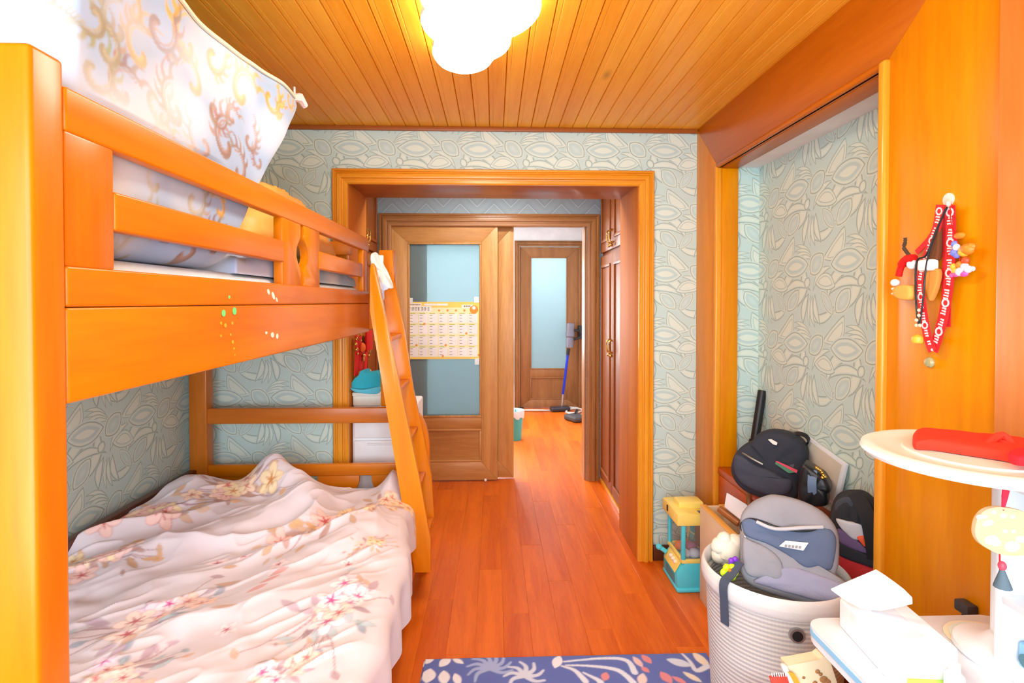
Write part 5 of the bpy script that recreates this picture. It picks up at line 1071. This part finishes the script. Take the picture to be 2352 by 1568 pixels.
a, b = Vector(PY(2302, 1306, .857)), Vector(PY(2303, 1348, .857)); MB().tube([a, (a + b) / 2, b], [.003, .008, .013], 12).build('tassel', plain('slate_tassel', (84, 104, 116), .8), fn)
# tissue box on the desk
c1, c2, c3 = Vector(PZ(1926, 1437, ZD)), Vector(PZ(1996, 1516, ZD)), Vector(PZ(2158, 1512, ZD))
e1 = (c2 - c1); e1.z = 0; Lb = e1.length; e1.normalize(); e2 = Vector((-e1.y, e1.x, 0)); e2 = e2 if e2.x > 0 else -e2; Wb = .125; Hb = .062
mt = Matrix(((e1.x, e2.x, 0, c1.x), (e1.y, e2.y, 0, c1.y), (0, 0, 1, ZD + .0005), (0, 0, 0, 1)))
ts = thing('tissue_box', 'white tissue box with a sheet standing up on the desk', 'tissue box', c1)
Lb = max(Lb, .16)
MB().box(0, Lb, 0, Wb, 0, Hb, .006, 3, mt).build('box', plain('tissue_carton', (243, 244, 246), .5), ts)
m = MB(); m.prism([mt @ Vector(v) for v in ((Lb * .2, Wb * .3, Hb + .0006), (Lb * .8, Wb * .3, Hb + .0006), (Lb * .86, Wb * .5, Hb + .0006), (Lb * .8, Wb * .7, Hb + .0006), (Lb * .2, Wb * .7, Hb + .0006), (Lb * .14, Wb * .5, Hb + .0006))], (0, 0, .0006)); m.build('slot', plain('slot_shade', (214, 218, 224), .7), ts)
tc = bpy.data.curves.new('print', 'FONT'); tc.body = 'Face'; tc.size = .026; tc.extrude = .0003; tx0 = bpy.data.objects.new('printed_word', tc); tx = bpy.data.objects.new('printed_word', bpy.data.meshes.new_from_object(tx0)); bpy.data.objects.remove(tx0); COL.objects.link(tx)
tx.data.materials.append(plain('pale_print', (206, 214, 222), .6)); tx.parent = ts
R3 = Matrix((e2, Vector((0, 0, 1)), Vector(e1.x * Vector((1, 0, 0)) + e1.y * Vector((0, 1, 0))))).transposed().to_4x4()
tx.matrix_local = Matrix.Translation(mt @ Vector((Lb + .0004, Wb * .25, .02)) - Vector(c1)) @ R3
n_ = (-.35, -.94, .0); o_ = mt @ Vector((Lb * .35, Wb * .5, Hb)); ol = [PP(a, b, o_, n_) for a, b in ((1908, 1352), (1934, 1340), (1960, 1329), (1986, 1318), (2012, 1307), (2034, 1321), (2055, 1336), (2076, 1352), (2094, 1370), (2094, 1382), (2060, 1392), (2020, 1398), (1975, 1394), (1940, 1376))]
m = MB(); P0 = [Vector(v) for v in ol]; cpt = sum(P0, Vector()) / len(P0); nvv = Vector(n_)
m.puffy(ol, n_, .014, -.008, 6, 1.0, .3, 4).build('tissue_sheet', plain('tissue_paper', (244, 246, 250), .8), ts)
# things lying on the desk
pad = thing('desk_pad', 'pale green round edged pad with a cream border under the lamp', 'desk pad', PZ(2230, 1460, ZD))
cc_ = PZ(2262, 1468, ZD); ol = [(cc_[0] + .072 * math.cos(a) * (1 if True else 1), min(1.105, cc_[1] + .058 * math.sin(a))) for a in np.linspace(0, 6.283, 40, endpoint=False)]
MB().prism([(min(a, 1.09), b, ZD + .0008) for a, b in ol], (0, 0, .003), .001).build('border', plain('cream_border', (236, 228, 196), .6), pad)
MB().prism([(cc_[0] + (min(a, 1.09) - cc_[0]) * .88, cc_[1] + (b - cc_[1]) * .88 - .002, ZD + .004) for a, b in ol], (0, 0, .002), .0008).build('face', plain('mint_face', (222, 234, 226), .5), pad)
bp = Vector(PZ(2192, 1590, ZD)); bt = thing('small_bottle', 'small white capped bottle in front of the tissue box', 'bottle', bp)
MB().lathe([(0, 0), (.014, 0), (.015, .004), (.015, .030), (.009, .036), (0, .036)], bp, 20).build('bottle', M_WHITE, bt); MB().lathe([(0, .036), (.0085, .036), (.0085, .052), (0, .053)], bp, 18).build('cap', M_WHITE, bt)
for k, (px, py, c, nm, r) in enumerate(((2080, 1552, (226, 232, 244), 'pale blue paper sheet beside the tissue box on the desk', .3), (2135, 1572, (196, 232, 96), 'lime green note by the small bottle on the desk', .8))):
    p = PZ(px, py, ZD); tag(MB().box(-.035, .035, -.03, .03, 0, .0015, 0, 1, Matrix.Translation((p[0], p[1], ZD + .0006 + .0022 * k)) @ Matrix.Rotation(r, 4, 'Z')).build('paper_note', plain('note_%d' % k, c, .7)), nm, 'paper')
p = PX(2345, 1395, .965); bb = thing('camera_box', 'light blue box with a round lens on the white shelf', 'box', (1.0, .905, ZD + .0145))
MB().box(.962, 1.02, .875, .935, ZD + .0145, ZD + .062, .004).build('body', plain('box_sky_blue', (140, 190, 226), .5), bb); MB().lathe([(0, 0), (.012, 0), (.012, .004), (0, .005)], (.962, .918, ZD + .035), 16, (-1, 0, 0)).build('lens', plain('lens_teal', (70, 110, 120), .2), bb)
p = PX(2232, 1396, XR - .001); ad = thing('power_adapter', 'dark power adapter plugged in low on the wood panel behind the desk', 'adapter', (XR - .02, p[1], p[2] - .01))
MB().box(XR - .028, XR - .0005, p[1] - .018, p[1] + .02, p[2] - .012, p[2] + .014, .004).build('body', plain('adapter_grey', (64, 62, 64), .5), ad); MB().tube(catmull([(XR - .02, p[1], p[2] - .01), (XR - .03, p[1], p[2] - .05), (XR - .02, p[1] + .01, p[2] - .15)], 5), .003, 6).build('lead', M_BLKP, ad)
# magazine holder on a little stand between desk and basket
st = thing('side_stand', 'small white stand between the desk and the basket', 'stand', (.72, 1.26, 0))
MB().box(.60, .86, 1.16, 1.38, .36, .38, .004).build('top', M_DW, st)
for x_ in (.61, .83):
    for y_ in (1.17, 1.35): MB().box(x_, x_ + .02, y_, y_ + .02, .0145, .36, .003).build('leg', M_DW, st)
mh = thing('picture_book', 'cream illustrated book standing upright beside the desk', 'book', PY(1850, 1640, 1.215))
qd = [PY(a, b, 1.215) for a, b in ((1807, 1527), (1884, 1516), (1890, 1506), (1906, 1512), (1960, 1680), (1840, 1740))]
zmin = .381; qd = [Vector((v[0], v[1], max(v[2], zmin))) for v in qd]
MB().prism(qd, (0, .03, 0), .002).build('cover', plain('cream_cover', (234, 222, 186), .6), mh)
m = MB()
for a, b, r in ((1878, 1542, .006), (1885, 1548, .005), (1846, 1556, .004), (1892, 1560, .010), (1900, 1566, .009), (1872, 1568, .006)): m.ell(Vector(PY(a, b, 1.213)), (r, .002, r * .8), 8)
m.build('brown_print', plain('brown_print', (160, 116, 70), .7), mh, kind='stuff')
def upright(nm, label, cat, px, Y, th, mat, extra=None):
    v = [Vector((q_[0], q_[1], max(q_[2], zmin))) for q_ in (PY(a, b, Y) for a, b in px)]
    lo = min(v, key=lambda q_: q_.z); t = thing(nm, label, cat, lo); MB().prism(v, (0, th, 0), .0015).build('cover', mat, t)
    if extra: extra(t)
    return t
upright('magazine', 'white magazine with an orange stripe beside the cream book', 'magazine', ((1797, 1531), (1808, 1529), (1875, 1700), (1850, 1720)), 1.205, .012, plain('magazine_white', (232, 232, 228), .5),
    lambda t: MB().prism([PY(a, b, 1.2035) for a, b in ((1809, 1542), (1824, 1546), (1838, 1568), (1826, 1570))], (0, .001, 0)).build('orange_stripe', plain('stripe_orange', (246, 170, 50), .6), t))
def spiral_holes(t):
    m = MB()
    for k in range(7): m.tube([PY(1774 + k * 5.2, 1553, 1.194), PY(1773 + k * 5.2, 1546, 1.196), PY(1775 + k * 5.2, 1548, 1.21)], .0012, 6)
    m.build('wire_loops', M_METAL, t, kind='stuff')
upright('notebook', 'red spiral notebook beside the white magazine', 'notebook', ((1769, 1556), (1808, 1552), (1860, 1720), (1830, 1740)), 1.196, .008, plain('notebook_red', (232, 70, 52), .5), spiral_holes)

# ================================================================== LANYARDS ON THE WOOD PANEL
def W3(px, py, off=.012): return Vector(PX(px, py, XR - off))
hk = thing('wall_hook', 'clear plastic adhesive hook on the wood panel', 'hook', W3(2180, 470, .0))
MB().lathe([(0, 0), (.016, 0), (.016, .003), (0, .004)], W3(2180, 458, .0), 20, (-1, 0, 0)).build('pad', plain('clear_plastic', (222, 222, 210), .2), hk)
MB().tube(catmull([W3(2180, 458, .002), W3(2180, 464, .012), W3(2179, 474, .016), W3(2178, 470, .03), W3(2178, 462, .034)], 5), .004, 8).build('prong', plain('clear_plastic', (222, 222, 210), .2), hk)
hk2 = tag(MB().lathe([(0, 0), (.013, 0), (.014, .004), (.010, .010), (0, .012)], W3(2138, 832, .0), 18, (-1, 0, 0)).build('wall_hook', plain('clouded_plastic', (170, 166, 120), .25)), 'small clouded knob on the wood panel under the lanyards', 'hook')
ly = thing('lanyard', 'red printed lanyards hanging in a loop from the clear hook', 'lanyard', W3(2140, 808, .01)); M_LY = plain('lanyard_red', (222, 40, 44), .6, .3)
M_LYW = plain('lanyard_white_print', (250, 226, 226), .6)
def strip(px, wpx, off, nm='strap', print_=True, seed=1):
    pts = [W3(a, b, off + c) for a, b, c in px]; P_ = [Vector(v) for v in catmull(pts, 5)]
    w_ = wpx * 1.29 / F * 1.0
    MB().ribbon(P_, (0, 1, 0), w_, .0016).build(nm, M_LY, ly)
    if print_:
        m = MB(); R_ = random.Random(seed); L_ = [0]
        for a, b in zip(P_, P_[1:]): L_.append(L_[-1] + (b - a).length)
        s_ = .010
        def pos(s_):
            i = max(k for k in range(len(L_)) if L_[k] <= s_); i = min(i, len(P_) - 2); t_ = (s_ - L_[i]) / max(1e-6, L_[i + 1] - L_[i]); return P_[i].lerp(P_[i + 1], t_), (P_[i + 1] - P_[i]).normalized()
        word = 0
        while s_ < L_[-1] - .014:
            p_, t_ = pos(s_); sd = Vector((0, 1, 0)); sd = (sd - t_ * sd.dot(t_)).normalized(); nn = Vector((-1, 0, 0))
            if word % 9 == 0:                    # big round initial
                for k in range(10):
                    a, b = k * .63, (k + 1) * .63; r1, r2 = w_ * .40, w_ * .24
                    m.prism([p_ + nn * .0012 + sd * math.cos(q1) * rr + t_ * (math.sin(q1) * rr + .006) for q1, rr in ((a, r1), (b, r1), (b, r2), (a, r2))], nn * .0006)
                s_ += .018
            elif word % 9 in (4,): s_ += .008
            else:
                hgt = R_.choice((.16, .22, .3)) * w_; m.prism([p_ + nn * .0012 + sd * x_ + t_ * y_ for x_, y_ in ((-w_ * .2, 0), (hgt, 0), (hgt, .0034), (-w_ * .05, .0034), (-w_ * .05, .0046), (-w_ * .2, .0046))], nn * .0006); s_ += .0068
            word += 1
        m.build('printed_script', M_LYW, ly, kind='stuff')
strip(((2182, 472, .006), (2184, 540, 0), (2180, 640, 0), (2168, 720, .0), (2152, 780, .002), (2143, 806, .004)), 27, .016, seed=3)
strip(((2160, 470, .002), (2152, 520, .0), (2128, 590, .002), (2114, 640, .006), (2118, 700, .006), (2130, 770, .004), (2142, 806, .003)), 24, .020, seed=5)
strip(((2174, 470, .0), (2176, 560, 0), (2174, 660, .0), (2172, 750, .0)), 26, .008, 'strap', False)
strip(((2170, 474, .0), (2140, 540, .0), (2105, 580, 0)), 14, .009, 'strap', False)
MB().ell(W3(2142, 803, .022), (.004, .004, .004), 8).build('rivet', M_LYW, ly)
# beaded cord with a yellow bell
bd = thing('bell_pendant', 'black beaded cord with a yellow bell hanging from the clear hook', 'cord', W3(2110, 788, .02))
MB().tube(catmull([W3(2176, 474, .026), W3(2150, 530, .028), W3(2128, 585, .032), W3(2106, 600, .032), W3(2103, 660, .032), W3(2106, 720, .030), W3(2110, 745, .028)], 5), .0024, 8).build('cord', M_BLKP, bd)
MB().tube(catmull([W3(2172, 480, .028), W3(2140, 560, .034), W3(2126, 620, .036), W3(2120, 690, .034), W3(2112, 745, .03)], 5), .0022, 8).build('cord', M_BLKP, bd)
for k, (a, b) in enumerate(((2111, 712), (2111, 724), (2105, 735), (2105, 747), (2113, 747))): MB().ell(W3(a, b, .034), (.0045, .0045, .0045), 10).build('bead', plain('cream_bead', (236, 214, 180), .4), bd)
m = MB(); m.lathe([(0, 0), (.012, .001), (.0145, .008), (.013, .016), (.006, .022), (0, .024)], W3(2108, 788, .026), 16); m.build('bell', plain('yellow_bell', (240, 184, 60), .35), bd)
# plush ornament with a red hat
pl = thing('plush_ornament', 'small beige plush ornament with a red and white hat hanging among the lanyards', 'ornament', W3(2085, 690, .03))
MB().puffy(catmull([W3(a, b, .026) for a, b in ((2060, 664), (2072, 656), (2088, 654), (2100, 658), (2103, 675), (2096, 688), (2078, 688), (2062, 680))], 3, True), (-1, 0, 0), .016, .012, 6).build('beige_body', plain('tan_plush', (226, 168, 76), .9), pl)
MB().tube(catmull([W3(2100, 594, .026), W3(2082, 596, .028), W3(2070, 612, .028), (W3(2064, 634, .028))], 5), [.012] * 5 + [.011] * 5 + [.008] * 6, 10).build('hat', M_RUBY, pl)
MB().ell(W3(2056, 649, .028), (.011, .012, .010), 12, jit=.08).build('hat_bobble', plain('fleece_white', (244, 244, 244), .95), pl); MB().ell(W3(2095, 607, .026), (.011, .014, .013), 12, jit=.06).build('hat_trim', plain('fleece_white', (244, 244, 244), .95), pl)
for b in (663, 674): MB().ell(W3(2054, b, .028), (.006, .010, .004), 8).build('paw_stripe', plain('fleece_white', (244, 244, 244), .95), pl)
MB().tube(catmull([W3(2092, 590, .028), W3(2082, 578, .03), W3(2076, 568, .03), W3(2079, 556, .03), W3(2079, 546, .03)], 4), .0045, 8).build('twig_antler', plain('dark_brown_felt', (74, 54, 36), .9), pl)
pr = thing('plush_ornament', 'white banded brown felt ornament behind the lanyards', 'ornament', W3(2140, 690, .02))
MB().puffy(catmull([W3(a, b, .020) for a, b in ((2126, 620), (2158, 618), (2156, 650), (2146, 680), (2138, 690), (2130, 660))], 3, True), (-1, 0, 0), .007, .008, 5).build('tan_cone', plain('tan_felt', (214, 140, 60), .9), pr)
MB().box(XR - .036, XR - .014, W3(2160, 610).y, W3(2126, 610).y, W3(2140, 622).z, W3(2140, 596).z, .006).build('white_band', plain('fleece_white', (244, 244, 244), .95), pr)
MB().puffy(catmull([W3(a, b, .018) for a, b in ((2130, 595), (2140, 560), (2156, 520), (2160, 540), (2156, 596))], 3, True), (-1, 0, 0), .006, .008, 5).build('brown_cap', plain('brown_felt', (110, 62, 30), .9), pr)
# colourful charm at the right
chm = thing('beaded_charm', 'bright orange, blue and pink bead charm hanging right of the lanyards', 'charm', W3(2210, 632, .02))
OR, BL, PKC, YL, WT = (244, 132, 40), (116, 130, 226), (232, 90, 170), (250, 190, 60), (222, 226, 246)
for k, (a, b, r, c, el) in enumerate(((2204, 541, .008, OR, 2.0), (2192, 560, .008, BL, 1), (2197, 568, .009, WT, 1), (2192, 580, .010, BL, 1), (2198, 586, .008, BL, 1), (2222, 572, .014, OR, 1.3), (2214, 578, .012, YL, 1.2), (2230, 566, .009, OR, 1.3), (2218, 598, .009, (230, 80, 40), 1), (2204, 608, .009, OR, 1), (2190, 612, .008, YL, 1), (2194, 622, .008, YL, 1), (2216, 612, .009, WT, 1.1), (2224, 618, .009, WT, 1.1), (2234, 617, .006, WT, 1), (2206, 624, .011, WT, 1.2), (2196, 630, .007, PKC, 1.3), (2214, 628, .008, PKC, 1.5), (2186, 632, .006, PKC, 1))):
    MB().ell(W3(a, b, .022), (r * .8, r * el, r), 10).build('bead', plain('charm_%d_%d_%d' % c, c, .4), chm)
MB().tube(catmull([W3(2182, 474, .03), W3(2186, 520, .02), W3(2200, 560, .02), W3(2206, 610, .02)], 5), .0012, 6).build('thread', M_RUBY, chm)
